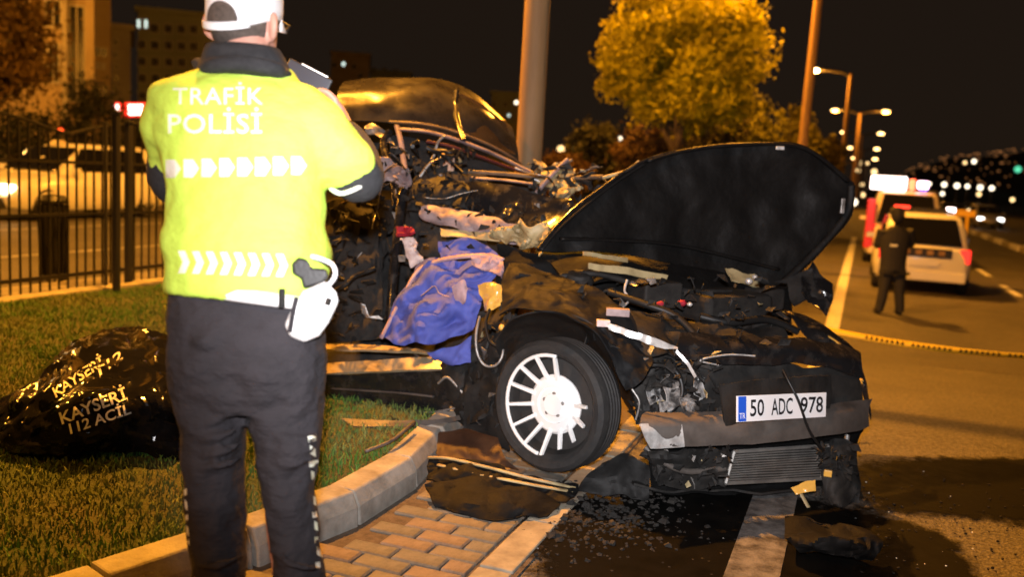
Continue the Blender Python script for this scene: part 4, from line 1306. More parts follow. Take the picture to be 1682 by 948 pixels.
# ---- front structure
sheet('radiator_support', [[(1120, 548, 4.12), (1230, 556, 4.28), (1330, 560, 4.45), (1410, 580, 4.60)], [(1112, 568, 4.02), (1230, 575, 4.16), (1330, 578, 4.34), (1414, 598, 4.48)], [(1110, 588, 4.02), (1230, 600, 4.16), (1330, 598, 4.34), (1416, 622, 4.46)]],
      M['black_paint'], 0.01, 34, 10, amp=0.016, freq=8, seed=4)
sheet('grille_frame', [[(1140, 590, 4.15), (1260, 596, 4.30), (1405, 606, 4.52)], [(1145, 640, 4.10), (1260, 640, 4.26), (1412, 640, 4.50)], [(1150, 690, 4.08), (1265, 684, 4.24), (1415, 668, 4.48)]],
      M['dull_black'], 0.01, 26, 14, amp=0.03, freq=9, seed=6)
sheet('front_wing', [[(1285, 508, 5.02), (1330, 524, 4.96), (1385, 556, 4.82), (1412, 590, 4.70)], [(1295, 520, 4.92), (1345, 545, 4.84), (1398, 590, 4.66), (1426, 640, 4.52)], [(1330, 560, 4.80), (1375, 580, 4.72), (1410, 630, 4.56), (1428, 690, 4.46)]],
      M['black_paint'], 0.008, 26, 16, amp=0.020, freq=7, seed=9)
pipe('wing_edge', [(1287, 512, 5.0), (1312, 524, 4.94), (1345, 543, 4.84), (1380, 566, 4.72), (1402, 592, 4.62), (1416, 626, 4.52)], 0.010, M['reflector'], flat=0.5)  # amber colour puts the sodium-lit rim into the edge itself
# near wing, buckled over the wheel
sheet('front_wing', [[(832, 432, 4.62), (900, 446, 4.50), (975, 476, 4.32), (1040, 530, 4.12), (1075, 600, 3.98)],
                     [(826, 470, 4.42), (885, 478, 4.28), (955, 505, 4.14), (1010, 560, 4.00), (1050, 630, 3.90)],
                     [(822, 520, 4.30), (870, 506, 4.16), (930, 520, 4.06), (985, 556, 3.96), (1028, 640, 3.88)]],
      M['scuffed'], 0.008, 64, 34, amp=0.036, freq=6.5, seed=2)
sheet('wheel_arch', [[(812, 560, 4.36), (845, 520, 4.22), (900, 508, 4.12), (960, 524, 4.04), (1010, 575, 3.98), (1040, 640, 3.94)],
                     [(822, 600, 4.50), (850, 545, 4.44), (905, 528, 4.38), (960, 545, 4.30), (1008, 600, 4.24), (1040, 660, 4.2)],
                     [(822, 640, 4.60), (850, 580, 4.60), (905, 560, 4.60), (960, 575, 4.55), (1008, 630, 4.50), (1045, 690, 4.45)]],
      M['dull_black'], 0.008, 34, 12, amp=0.018, freq=8, seed=12)
sheet('inner_wing', [[(1030, 540, 4.30), (1090, 560, 4.25), (1150, 590, 4.25)], [(1035, 610, 4.15), (1095, 620, 4.12), (1160, 640, 4.15)], [(1045, 690, 4.05), (1100, 690, 4.02), (1165, 690, 4.05)]],
      M['dull_black'], 0.01, 24, 20, amp=0.05, freq=9, seed=14)
sheet('bonnet_slam_panel', [[(960, 505, 4.25), (1040, 515, 4.35), (1140, 530, 4.5), (1280, 530, 4.8)], [(975, 535, 4.1), (1060, 545, 4.18), (1150, 555, 4.3), (1290, 560, 4.6)], [(1000, 570, 3.98), (1080, 585, 4.04), (1150, 590, 4.2), (1300, 590, 4.5)]],
      M['dull_black'], 0.01, 34, 16, amp=0.045, freq=8, seed=16)
# bright broken trim over the near headlamp
sheet('headlamp_trim', [[(998, 530, 3.96), (1040, 544, 3.93), (1078, 556, 3.93), (1112, 572, 3.96)], [(1000, 542, 3.955), (1040, 556, 3.925), (1078, 570, 3.925), (1112, 575, 3.955)]], M['chrome'], 0.004, 26, 5, amp=0.006, freq=22, seed=3)
sheet('headlamp_trim', [[(1112, 575, 3.95), (1132, 596, 3.94), (1144, 618, 3.95)], [(1110, 579, 3.95), (1128, 600, 3.94), (1141, 621, 3.95)]], M['chrome'], 0.004, 12, 4, amp=0.004, freq=20, seed=5)
g = MB(); g.box(at(991, 531, 3.99), (0.058, 0.03, 0.030), Matrix.Rotation(YAW, 3, 'Z')); g.build('bracket', M['paper'], wreck, bevel=0.003)
g = MB(); g.box(at(1015, 513, 4.08), (0.105, 0.05, 0.034), Matrix.Rotation(YAW - 0.1, 3, 'Z')); g.build('fuse_box', M['pale_metal'], wreck, bevel=0.004)
for i, (px, py, d, w_, h_) in enumerate(((1108, 655, 3.98, 0.09, 0.10), (1130, 668, 3.95, 0.07, 0.08), (1090, 668, 3.92, 0.06, 0.05), (1148, 640, 4.02, 0.05, 0.12), (1075, 650, 4.0, 0.08, 0.07))):
    sheet('headlamp_shard', [[(px - w_ * 190, py - h_ * 190, d), (px + w_ * 150, py - h_ * 150, d + 0.05)], [(px - w_ * 120, py + h_ * 190, d - 0.04), (px + w_ * 190, py + h_ * 110, d)]],
          M['clear'], 0.004, 7, 7, amp=0.02, freq=18, seed=30 + i, smooth=False)
# engine bay pieces
g = MB(); g.box(at(1180, 500, 4.75), (0.46, 0.34, 0.14), Matrix.Rotation(YAW + 0.55, 3, 'Z')); g.build('engine_cover', M['dull_black'], wreck, bevel=0.03)
g = MB(); g.box(at(1075, 482, 4.62), (0.22, 0.18, 0.13), Matrix.Rotation(YAW + 0.4, 3, 'Z')); g.build('battery', M['dull_black'], wreck, bevel=0.012)
g = MB(); g.box(at(1255, 490, 5.02), (0.18, 0.14, 0.12), Matrix.Rotation(YAW + 0.5, 3, 'Z')); g.build('air_filter_box', M['dull_black'], wreck, bevel=0.015)
g = MB(); g.lathe([(0.07, 0), (0.075, 0.03), (0.06, 0.06), (0.03, 0.07), (0.0, 0.07)], at(950, 468, 4.52), (0.1, -0.2, 1), 18); g.build('strut_top', M['dust_panel'], wreck, smooth=True, angle=40)
sheet('cowl', [[(905, 430, 4.72), (1000, 420, 4.85), (1120, 425, 5.05), (1240, 450, 5.25)], [(915, 448, 4.62), (1010, 436, 4.72), (1130, 446, 4.92), (1235, 470, 5.12)], [(930, 470, 4.52), (1020, 462, 4.62), (1130, 476, 4.80), (1230, 492, 5.0)]],
      M['matte'], 0.01, 36, 14, amp=0.025, freq=7, seed=21)
sheet('cowl_strip', [[(958, 414, 4.62), (1000, 420, 4.68), (1030, 424, 4.74)], [(958, 420, 4.61), (1000, 427, 4.67), (1030, 432, 4.73)]], M['tan'], 0.006, 12, 4, amp=0.006, freq=15)
sheet('cowl_strip', [[(966, 433, 4.55), (1030, 440, 4.64), (1096, 452, 4.75)], [(966, 443, 4.54), (1030, 452, 4.63), (1092, 463, 4.74)]], M['tan'], 0.008, 16, 5, amp=0.006, freq=15, seed=2)
pipe('hose', [(920, 455, 4.5), (980, 450, 4.5), (1060, 470, 4.55), (1130, 478, 4.62), (1200, 480, 4.75)], 0.016, M['dust_panel'])
pipe('hose', [(1000, 480, 4.45), (1060, 500, 4.35), (1110, 520, 4.30), (1150, 560, 4.22)], 0.018, M['cable'])
pipe('hose', [(1150, 520, 4.5), (1200, 530, 4.5), (1260, 525, 4.6), (1310, 545, 4.65)], 0.020, M['cable'])
pipe('hose', [(1040, 620, 4.02), (1070, 600, 4.0), (1110, 610, 4.02), (1120, 650, 4.0), (1090, 690, 3.98)], 0.012, M['cable'])
pipe('wire', [(1045, 590, 3.98), (1035, 630, 3.95), (1050, 660, 3.93), (1044, 690, 3.95)], 0.005, M['bare'])
pipe('wire', [(1030, 460, 4.45), (1026, 478, 4.42), (1034, 492, 4.40), (1022, 505, 4.36)], 0.006, M['chrome'])
pipe('wire', [(1180, 600, 4.05), (1150, 592, 4.0), (1195, 583, 4.08), (1240, 585, 4.14)], 0.004, M['chrome'])
for i, (px, py, d, r) in enumerate(((1085, 500, 4.35, 0.02), (1120, 498, 4.4, 0.022), (1133, 500, 4.38, 0.014), (970, 500, 4.2, 0.012), (1230, 462, 4.9, 0.022), (1240, 455, 4.95, 0.016))):
    g = MB(); g.ball(at(px, py, d), (r, r, r * 0.8), 9, 6); g.build('filler_cap', M['red_cloth'] if i in (0, 1) else M['chrome'], wreck, smooth=True)
sheet('brace', [[(1190, 440, 5.0), (1240, 452, 5.05)], [(1200, 462, 4.95), (1248, 474, 5.0)]], M['tan'], 0.008, 8, 6, amp=0.02, freq=14, seed=6)

# ---- bonnet, standing up on its hinges, dark underside to the camera
hood_rows = [[(880, 413, 4.46), (960, 414, 4.60), (1080, 428, 4.85), (1190, 448, 5.05), (1292, 478, 5.18)],
             [(915, 372, 4.54), (1010, 352, 4.72), (1130, 348, 4.92), (1240, 362, 5.10), (1352, 410, 5.22)],
             [(982, 314, 4.68), (1072, 284, 4.84), (1180, 272, 4.98), (1292, 290, 5.12), (1397, 354, 5.24)],
             [(1058, 264, 4.80), (1125, 246, 4.90), (1210, 236, 5.00), (1318, 240, 5.12), (1404, 300, 5.24)]]
hd = sheet('bonnet', hood_rows, M['under'], 0.012, 80, 54, amp=0.030, freq=4.2, seed=17, ridged=False)
hp = patch([[at(*p) for p in r] for r in hood_rows], 41, 31)
def hood_pt(s, t_, off):     # s along the hinge 0..1, t_ up 0..1
    i, j = t_ * 30, s * 40
    p = hp[int(round(i))][int(round(j))]
    return p + (CAM - p).normalized() * off
def hrib(pts, r, m, n=30, flat=0.45):
    g_ = MB(); g_.tube(curve([hood_pt(s, t_, 0.02) for s, t_ in pts], n), r, 8, flat=flat); return g_.build('stiffener', m, hd, smooth=True)
hrib([(0.02, 0.04), (0.03, 0.35), (0.04, 0.65), (0.06, 0.95)], 0.022, M['under'])
hrib([(0.05, 0.97), (0.25, 0.97), (0.5, 0.97), (0.75, 0.96), (0.95, 0.94)], 0.024, M['under'])
hrib([(0.97, 0.92), (0.97, 0.65), (0.97, 0.35), (0.96, 0.06)], 0.022, M['under'])
hrib([(0.10, 0.16), (0.30, 0.14), (0.55, 0.15), (0.9, 0.14)], 0.022, M['under'])
pipe('bonnet_edge', [(884, 408, 4.44), (915, 370, 4.52), (950, 336, 4.60), (985, 311, 4.66), (1020, 285, 4.72), (1062, 262, 4.78), (1110, 248, 4.86)], 0.012, M['black_paint'], flat=0.6, parent=hd)
g = MB(); g.box(at(1384, 338, 5.16), (0.022, 0.02, 0.085), Matrix.Rotation(YAW, 3, 'Z')); g.build('latch', M['bare'], hd, bevel=0.003)
g = MB(); g.box(at(1281, 243, 5.02), (0.045, 0.02, 0.02), Matrix.Rotation(YAW, 3, 'Z')); g.build('latch', M['chrome'], hd, bevel=0.003)
sheet('bonnet_hinge', [[(1290, 458, 5.1), (1330, 440, 5.1)], [(1300, 500, 5.0), (1350, 492, 5.0)]], M['dust_panel'], 0.01, 8, 8, amp=0.03, freq=9, seed=4)
sheet('crumpled_corner', [[(1330, 430, 5.1), (1365, 470, 5.05)], [(1310, 480, 5.0), (1355, 520, 4.95)]], M['black_paint'], 0.008, 10, 10, amp=0.04, freq=8, seed=40)

sheet('bulkhead', [[(815, 402, 4.78), (900, 416, 4.80), (1000, 422, 5.00), (1150, 440, 5.20), (1300, 470, 5.40)], [(815, 440, 4.74), (900, 450, 4.76), (1000, 460, 4.96), (1150, 480, 5.16), (1300, 505, 5.36)], [(815, 490, 4.72), (900, 500, 4.74), (1000, 510, 4.92), (1150, 530, 5.12), (1300, 550, 5.3)]], M['matte'], 0.01, 40, 20, amp=0.03, freq=7, seed=44)
# ---- cabin: everything pushed in by the post
sheet('crushed_floor', [[(520, 330, 6.3), (620, 330, 6.2), (740, 330, 6.0), (880, 340, 5.6)], [(520, 450, 6.0), (640, 450, 5.9), (740, 450, 5.7), (870, 450, 5.2)], [(525, 580, 5.8), (640, 600, 5.6), (740, 600, 5.3), (850, 560, 4.9)], [(525, 690, 5.6), (640, 690, 5.4), (740, 680, 5.2), (850, 680, 4.8)]],
      M['seat'], 0.02, 40, 36, amp=0.07, freq=4, seed=50)  # dark backing sheet standing in for the shade of the cavity
# roof shell, arched up by the blow
roof = sheet('roof', [[(556, 196, 5.72), (640, 200, 5.72), (720, 216, 5.78), (800, 246, 5.95), (852, 268, 6.15)],
                      [(552, 170, 5.78), (640, 172, 5.78), (722, 182, 5.84), (800, 212, 6.02), (850, 248, 6.2)],
                      [(556, 148, 5.92), (635, 143, 5.92), (715, 148, 5.98), (790, 176, 6.14), (846, 226, 6.28)],
                      [(570, 134, 6.20), (630, 127, 6.24), (705, 128, 6.3), (778, 152, 6.4), (838, 205, 6.45)],
                      [(580, 150, 6.6), (640, 142, 6.65), (710, 142, 6.7), (770, 166, 6.7), (825, 215, 6.7)]],
             M['roof_paint'], 0.008, 60, 40, amp=0.018, freq=3.5, seed=60, ridged=False)
sheet('rear_side_window', [[(752, 152, 6.12), (790, 170, 6.16), (830, 205, 6.26)], [(756, 180, 6.02), (795, 200, 6.06), (838, 232, 6.2)], [(752, 212, 5.86), (800, 236, 5.94), (846, 256, 6.12)]],
      M['smoke_glass'], 0.006, 18, 14, amp=0.012, freq=6, seed=61)
pipe('roof_rail', [(640, 200, 5.66), (690, 203, 5.66), (740, 214, 5.70), (790, 232, 5.80), (830, 252, 5.92), (856, 270, 6.08)], 0.020, M['dim_tan'], flat=0.5, n=30)
pipe('roof_rail', [(655, 212, 5.62), (700, 216, 5.62), (745, 228, 5.66), (795, 246, 5.76), (830, 262, 5.86), (890, 292, 5.95)], 0.028, M['pale_metal'], flat=0.45, n=30)
pipe('door_seal', [(700, 232, 5.58), (740, 240, 5.6), (790, 258, 5.68), (840, 276, 5.78), (900, 296, 5.9)], 0.010, M['maroon'], n=24)
pipe('pillar', [(750, 150, 6.06), (748, 175, 5.98), (752, 205, 5.80), (760, 232, 5.66)], 0.022, M['black_paint'])
pipe('pillar', [(652, 206, 5.62), (658, 230, 5.55), (662, 256, 5.5), (668, 300, 5.4)], 0.018, M['pale_metal'], flat=0.5)
pipe('pillar', [(640, 215, 5.65), (630, 240, 5.6), (645, 290, 5.45), (650, 340, 5.3)], 0.024, M['black_paint'])
sheet('headlining', [[(640, 222, 5.9), (740, 244, 5.95), (880, 300, 6.1)], [(640, 270, 6.0), (740, 280, 6.05), (880, 320, 6.15)]], M['seat'], 0.01, 20, 8, amp=0.03, freq=5, seed=62)
g = MB(); g.box(at(735, 270, 5.6), (0.085, 0.07, 0.15), Matrix.Rotation(YAW + 0.1, 3, 'Z')); g.build('headrest', M['beige'], wreck, bevel=0.02, seg=3)
sheet('seat_back', [[(690, 262, 5.75), (730, 285, 5.6), (790, 290, 5.7)], [(680, 340, 5.6), (730, 350, 5.5), (800, 350, 5.55)], [(690, 420, 5.5), (730, 430, 5.4), (800, 420, 5.4)]], M['seat'], 0.06, 16, 16, amp=0.03, freq=6, seed=63)
# dashboard and folded screen pillar
sheet('dashboard', [[(684, 300, 5.35), (720, 292, 5.32), (765, 300, 5.30)], [(680, 318, 5.25), (722, 318, 5.22), (768, 322, 5.2)], [(684, 342, 5.2), (724, 345, 5.16), (768, 340, 5.15)]], M['dust_panel'], 0.012, 20, 16, amp=0.035, freq=10, seed=64)
sheet('door_skin', [[(766, 298, 5.28), (850, 310, 5.12), (940, 330, 4.98)], [(764, 330, 5.22), (850, 345, 5.05), (945, 350, 4.92)], [(770, 345, 5.2), (850, 375, 5.0), (930, 382, 4.86)]], M['black_paint'], 0.01, 30, 16, amp=0.028, freq=5, seed=65)
sheet('screen_pillar', [[(690, 340, 5.10), (760, 346, 5.02), (830, 366, 4.90), (890, 386, 4.80)], [(692, 352, 5.06), (760, 364, 4.97), (830, 384, 4.86), (892, 398, 4.77)], [(700, 362, 5.06), (762, 378, 4.97), (830, 396, 4.86), (880, 408, 4.76)]], M['pale_metal'], 0.012, 36, 14, amp=0.026, freq=10, seed=66)
sheet('torn_panel', [[(724, 376, 4.98), (770, 380, 4.94), (820, 384, 4.86)], [(726, 388, 4.95), (770, 392, 4.91), (820, 396, 4.84)]], M['tan'], 0.008, 16, 6, amp=0.015, freq=14, seed=67)
sheet('torn_panel', [[(812, 384, 4.76), (850, 368, 4.72), (872, 366, 4.68), (902, 378, 4.64)], [(806, 392, 4.74), (850, 390, 4.69), (875, 386, 4.65), (898, 392, 4.62)], [(826, 404, 4.74), (850, 404, 4.69), (880, 410, 4.65), (886, 420, 4.62)]], M['tan'], 0.008, 26, 18, amp=0.055, freq=13, seed=68)
sheet('torn_panel', [[(872, 262, 5.6), (900, 272, 5.5), (945, 282, 5.4)], [(886, 290, 5.5), (915, 300, 5.4), (955, 300, 5.3)], [(898, 318, 5.4), (930, 325, 5.3), (955, 322, 5.25)]], M['tan'], 0.008, 26, 20, amp=0.075, freq=11, seed=69)
pipe('bent_bar', [(880, 318, 5.35), (895, 300, 5.35), (915, 278, 5.4), (932, 262, 5.45)], 0.014, M['pale_metal'])
pipe('bent_bar', [(884, 312, 5.40), (905, 296, 5.42), (925, 272, 5.5), (940, 262, 5.5)], 0.010, M['dim_tan'])
pipe('bent_bar', [(770, 282, 5.55), (830, 286, 5.5), (880, 290, 5.45), (940, 292, 5.4), (990, 290, 5.3)], 0.014, M['dim_tan'])
pipe('bent_bar', [(775, 292, 5.5), (830, 296, 5.45), (875, 302, 5.4)], 0.018, M['pale_metal'], flat=0.5)
pipe('bent_bar', [(690, 290, 5.4), (705, 270, 5.4), (720, 262, 5.42), (735, 250, 5.5)], 0.010, M['bare'])
pipe('bonnet_strut', [(990, 292, 5.0), (1030, 280, 4.95), (1050, 265, 4.9)], 0.010, M['tan'])
# left part of the cabin, behind the officer's elbow
sheet('torn_panel', [[(600, 205, 5.7), (622, 210, 5.68), (640, 222, 5.66)], [(604, 218, 5.66), (625, 226, 5.64), (645, 240, 5.6)]], M['bare'], 0.006, 10, 7, amp=0.03, freq=12, seed=70)
sheet('torn_panel', [[(622, 262, 5.4), (645, 268, 5.36), (672, 284, 5.32)], [(630, 276, 5.38), (650, 284, 5.34), (672, 298, 5.3)], [(632, 300, 5.36), (650, 306, 5.32), (664, 318, 5.3)]], M['pale_metal'], 0.006, 16, 14, amp=0.05, freq=14, seed=71)
sheet('torn_panel', [[(540, 340, 5.6), (570, 350, 5.55), (588, 372, 5.5)], [(545, 372, 5.6), (570, 390, 5.55), (585, 402, 5.5)]], M['dull_black'], 0.006, 14, 10, amp=0.06, freq=9, seed=72)
sheet('side_panel', [[(530, 330, 5.7), (570, 330, 5.65), (620, 345, 5.6)], [(532, 430, 5.6), (575, 430, 5.55), (625, 440, 5.5)], [(534, 560, 5.5), (580, 565, 5.45), (630, 560, 5.4)]], M['seat'], 0.01, 26, 30, amp=0.05, freq=5, seed=73)
pipe('seat_belt', [(606, 315, 5.42), (614, 340, 5.40), (626, 372, 5.38), (640, 410, 5.36), (646, 450, 5.34)], 0.010, M['dull_black'], flat=0.25)
pipe('door_frame', [(668, 300, 5.4), (660, 330, 5.3), (652, 400, 5.2), (645, 470, 5.1), (640, 540, 5.05)], 0.030, M['black_paint'])
sheet('torn_lining', [[(650, 374, 5.10), (674, 370, 5.08)], [(654, 390, 5.08), (678, 386, 5.06)]], M['red_cloth'], 0.02, 10, 8, amp=0.03, freq=16, seed=74)
sheet('torn_lining', [[(660, 392, 5.08), (680, 390, 5.06)], [(668, 412, 5.06), (686, 408, 5.04)], [(676, 438, 5.04), (694, 430, 5.02)]], M['paper'], 0.015, 10, 14, amp=0.03, freq=16, seed=75)
# sill
sl = sheet('sill', [[(525, 569, 5.36), (600, 569, 5.22), (680, 576, 5.06), (735, 590, 4.94)], [(525, 577, 5.28), (600, 578, 5.14), (690, 582, 5.0), (738, 594, 4.92)]], M['sill'], 0.012, 26, 5, amp=0.006, freq=9, seed=80)
sheet('sill', [[(525, 600, 5.18), (600, 596, 5.06), (690, 590, 4.94), (735, 592, 4.90)], [(525, 616, 5.10), (600, 614, 4.98), (690, 610, 4.86), (748, 610, 4.80)]], M['sill'], 0.014, 26, 7, amp=0.006, freq=8, seed=81)
sheet('sill_side', [[(525, 616, 5.095), (610, 614, 4.97), (690, 611, 4.855), (746, 612, 4.80)], [(525, 645, 5.10), (610, 645, 4.98), (690, 648, 4.87), (742, 650, 4.82)], [(526, 690, 5.14), (610, 688, 5.02), (690, 682, 4.90), (738, 680, 4.85)]], M['black_paint'], 0.012, 30, 14, amp=0.010, freq=6, seed=82)
pipe('sill_trim', [(545, 638, 5.06), (600, 642, 4.97), (660, 646, 4.88), (712, 652, 4.82)], 0.012, M['beam'], flat=0.5)
pipe('sill_trim', [(570, 666, 5.04), (640, 672, 4.93), (700, 678, 4.86), (760, 668, 4.78)], 0.010, M['bare'], flat=0.5)
sheet('hinge_pillar', [[(735, 590, 4.86), (790, 560, 4.66), (830, 540, 4.5)], [(735, 640, 4.84), (790, 630, 4.64), (830, 620, 4.5)], [(740, 690, 4.82), (785, 690, 4.64), (825, 690, 4.5)]], M['dull_black'], 0.015, 24, 22, amp=0.06, freq=9, seed=83)
sheet('lower_valance', [[(770, 640, 4.66), (800, 620, 4.58), (832, 630, 4.48)], [(765, 690, 4.68), (800, 690, 4.56), (835, 700, 4.44)], [(760, 712, 4.7), (800, 724, 4.58), (838, 740, 4.45)]], M['dust_panel'], 0.01, 14, 14, amp=0.02, freq=8, seed=84)
pipe('wiring_loom', [(788, 520, 4.5), (782, 550, 4.46), (784, 580, 4.44), (796, 600, 4.44), (815, 600, 4.42), (826, 580, 4.42), (824, 545, 4.45)], 0.007, M['bare'])
pipe('wiring_loom', [(806, 505, 4.5), (798, 530, 4.46), (804, 560, 4.42), (820, 570, 4.4)], 0.008, M['cable'])
pipe('wiring_loom', [(720, 630, 4.78), (735, 620, 4.74), (755, 640, 4.72), (770, 655, 4.70), (785, 640, 4.66)], 0.007, M['bare'])
sheet('lamp_shell', [[(788, 470, 4.58), (812, 462, 4.52), (830, 470, 4.5)], [(792, 488, 4.56), (814, 486, 4.5), (828, 490, 4.48)], [(798, 508, 4.56), (812, 512, 4.5), (824, 506, 4.48)]], M['reflector'], 0.006, 14, 14, amp=0.03, freq=14, seed=85)
g = MB(); g.ball(at(824, 538, 4.36), 0.016, 8, 6); g.build('side_marker', M['reflector'], wreck, smooth=True)
# parts hanging under the front
sheet('lower_grille', [[(1058, 720, 3.92), (1160, 716, 4.02), (1280, 706, 4.20), (1418, 692, 4.50)], [(1062, 760, 3.98), (1160, 762, 4.08), (1280, 750, 4.27), (1405, 740, 4.52)], [(1072, 806, 4.04), (1170, 812, 4.14), (1290, 802, 4.30), (1395, 800, 4.5)]], M['matte'], 0.01, 40, 18, amp=0.03, freq=8, seed=88)
sheet('lower_crossmember', [[(1066, 742, 3.85), (1130, 738, 3.92), (1200, 742, 4.02)], [(1072, 768, 3.90), (1130, 770, 3.96), (1196, 772, 4.04)], [(1080, 795, 3.98), (1130, 800, 4.02), (1190, 800, 4.06)]], M['dull_black'], 0.01, 20, 14, amp=0.04, freq=10, seed=90)
sheet('undertray', [[(1030, 760, 4.3), (1160, 800, 4.3), (1330, 800, 4.4)], [(1040, 800, 4.0), (1160, 812, 4.05), (1330, 806, 4.2)]], M['dull_black'], 0.01, 20, 8, amp=0.03, freq=7, seed=91)
pipe('anti_roll_bar', [(1060, 735, 3.92), (1090, 760, 3.9), (1130, 775, 3.92), (1190, 770, 4.0)], 0.014, M['beam'])
sheet('bumper_corner', [[(1356, 730, 4.30), (1385, 722, 4.32), (1402, 730, 4.36)], [(1352, 780, 4.22), (1385, 780, 4.22), (1408, 785, 4.28)], [(1345, 830, 4.16), (1378, 838, 4.14), (1408, 830, 4.2)], [(1340, 852, 4.14), (1375, 866, 4.1), (1405, 862, 4.16)]],
      M['dull_black'], 0.008, 18, 26, amp=0.035, freq=9, seed=92)
sheet('fog_lamp', [[(1300, 800, 4.14), (1325, 792, 4.12), (1340, 790, 4.12)], [(1306, 812, 4.12), (1328, 808, 4.1), (1338, 806, 4.1)]], M['reflector'], 0.006, 10, 6, amp=0.015, freq=16, seed=93)
pipe('trim_strip', [(1316, 812, 4.1), (1326, 830, 4.08), (1336, 848, 4.06), (1342, 860, 4.06)], 0.012, M['tan'], flat=0.5)
g = MB(); g.box(at(1360, 778, 4.16), (0.035, 0.02, 0.03)); g.build('side_marker', M['reflector'], wreck, bevel=0.003)
pipe('tow_bracket', [(1392, 715, 4.36), (1388, 740, 4.34), (1378, 770, 4.30)], 0.012, M['bare'])
# rear of the car, standing behind the officer
def cs(name, rows, m, amp, freq, seed, thick=0.008, nu=24, nv=16):
    r_ = crumple(patch([[C(*p) for p in row] for row in rows], nu, nv), amp, freq, seed, None, True)
    g_ = MB(); g_.grid(r_, thick); return g_.build(name, m, wreck, smooth=True, angle=40)
cs('rear_quarter_panel', [[(-1.75, -0.72, 0.98), (-2.3, -0.70, 1.02), (-2.9, -0.68, 1.0), (-3.35, -0.60, 0.95)], [(-1.75, -0.82, 0.70), (-2.3, -0.82, 0.76), (-2.9, -0.80, 0.74), (-3.38, -0.70, 0.70)], [(-1.75, -0.80, 0.36), (-2.15, -0.80, 0.58), (-2.85, -0.78, 0.58), (-3.36, -0.68, 0.34)]], M['black_paint'], 0.03, 4, 95)
cs('boot_lid', [[(-2.5, -0.66, 1.02), (-2.5, 0.0, 1.08), (-2.5, 0.62, 1.02)], [(-3.0, -0.66, 1.02), (-3.05, 0.0, 1.06), (-3.0, 0.62, 1.02)], [(-3.36, -0.60, 0.92), (-3.42, 0.0, 0.95), (-3.36, 0.58, 0.92)], [(-3.40, -0.62, 0.45), (-3.46, 0.0, 0.46), (-3.40, 0.58, 0.45)]], M['black_paint'], 0.03, 4, 96)
cs('rear_bumper', [[(-3.30, -0.74, 0.50), (-3.50, 0.0, 0.52), (-3.34, 0.66, 0.50)], [(-3.34, -0.74, 0.26), (-3.52, 0.0, 0.28), (-3.36, 0.66, 0.26)]], M['matte'], 0.02, 6, 97)
wq = C(-2.52, -0.70, 0.33)
wax = -CL
g = MB(); g.lathe([(0.22, 0.05), (0.262, 0.088), (0.285, 0.092), (0.311, 0.06), (0.311, -0.06), (0.285, -0.10), (0.22, -0.06)], wq, wax, 32); rwh = g.build('wheel', M['tyre'], wreck, smooth=True, angle=35)
g = MB(); g.lathe([(0.0, 0.05), (0.10, 0.05), (0.12, 0.03), (0.20, 0.04), (0.225, 0.055), (0.225, -0.02), (0.0, -0.02)], wq, wax, 28); g.build('wheel_cover', M['cover'], rwh, smooth=True, angle=30)
# bent rods and loose wiring tangled through the crushed cabin
rw = random.Random(19)
for i in range(26):
    if i < 14: x, y_, d = rw.uniform(610, 770), rw.uniform(238, 335), rw.uniform(5.1, 5.45)
    elif i < 20: x, y_, d = rw.uniform(545, 680), rw.uniform(340, 540), rw.uniform(5.1, 5.4)
    else: x, y_, d = rw.uniform(860, 990), rw.uniform(275, 330), rw.uniform(5.1, 5.35)
    pts_ = [(x, y_, d)]
    dx, dy = rw.uniform(-26, 26), rw.uniform(-16, 22)
    for k in range(4):
        dx += rw.uniform(-14, 14); dy += rw.uniform(-12, 12)
        x += dx * 0.6; y_ += dy * 0.6
        pts_.append((x, max(y_, 205), d + rw.uniform(-0.06, 0.06)))
    pipe('wire', pts_, rw.choice((0.004, 0.006, 0.009, 0.012)), M[rw.choice(('cable', 'dull_black', 'dust_panel', 'bare', 'beam', 'dim_tan'))], n=16, sides=6, flat=rw.choice((1.0, 0.4)))
# torn scraps all over, too small to tell apart
rs = random.Random(77)
g = MB()
def scraps(n, x0, x1, y0, y1, d0, d1, smin, smax, mi):
    for _ in range(n):
        c_ = at(rs.uniform(x0, x1), rs.uniform(y0, y1), rs.uniform(d0, d1))
        Rr = Matrix.Rotation(rs.uniform(0, 6.3), 3, 'Z') @ Matrix.Rotation(rs.uniform(-1.6, 1.6), 3, 'X') @ Matrix.Rotation(rs.uniform(-1.6, 1.6), 3, 'Y')
        s1, s2 = rs.uniform(smin, smax), rs.uniform(smin, smax) * 0.5
        P = [c_ + Rr @ Vector(p) for p in ((-s1, -s2, 0), (s1 * 0.7, -s2 * rs.uniform(0.2, 1), s1 * 0.15), (s1, s2 * 0.6, -s1 * 0.1), (-s1 * 0.5, s2, s1 * 0.2))]
        nn = (P[1] - P[0]).cross(P[3] - P[0]).normalized() * 0.002
        g.add([p - nn for p in P] + [p + nn for p in P], [(3, 2, 1, 0), (4, 5, 6, 7), (0, 1, 5, 4), (1, 2, 6, 5), (2, 3, 7, 6), (3, 0, 4, 7)], mi)
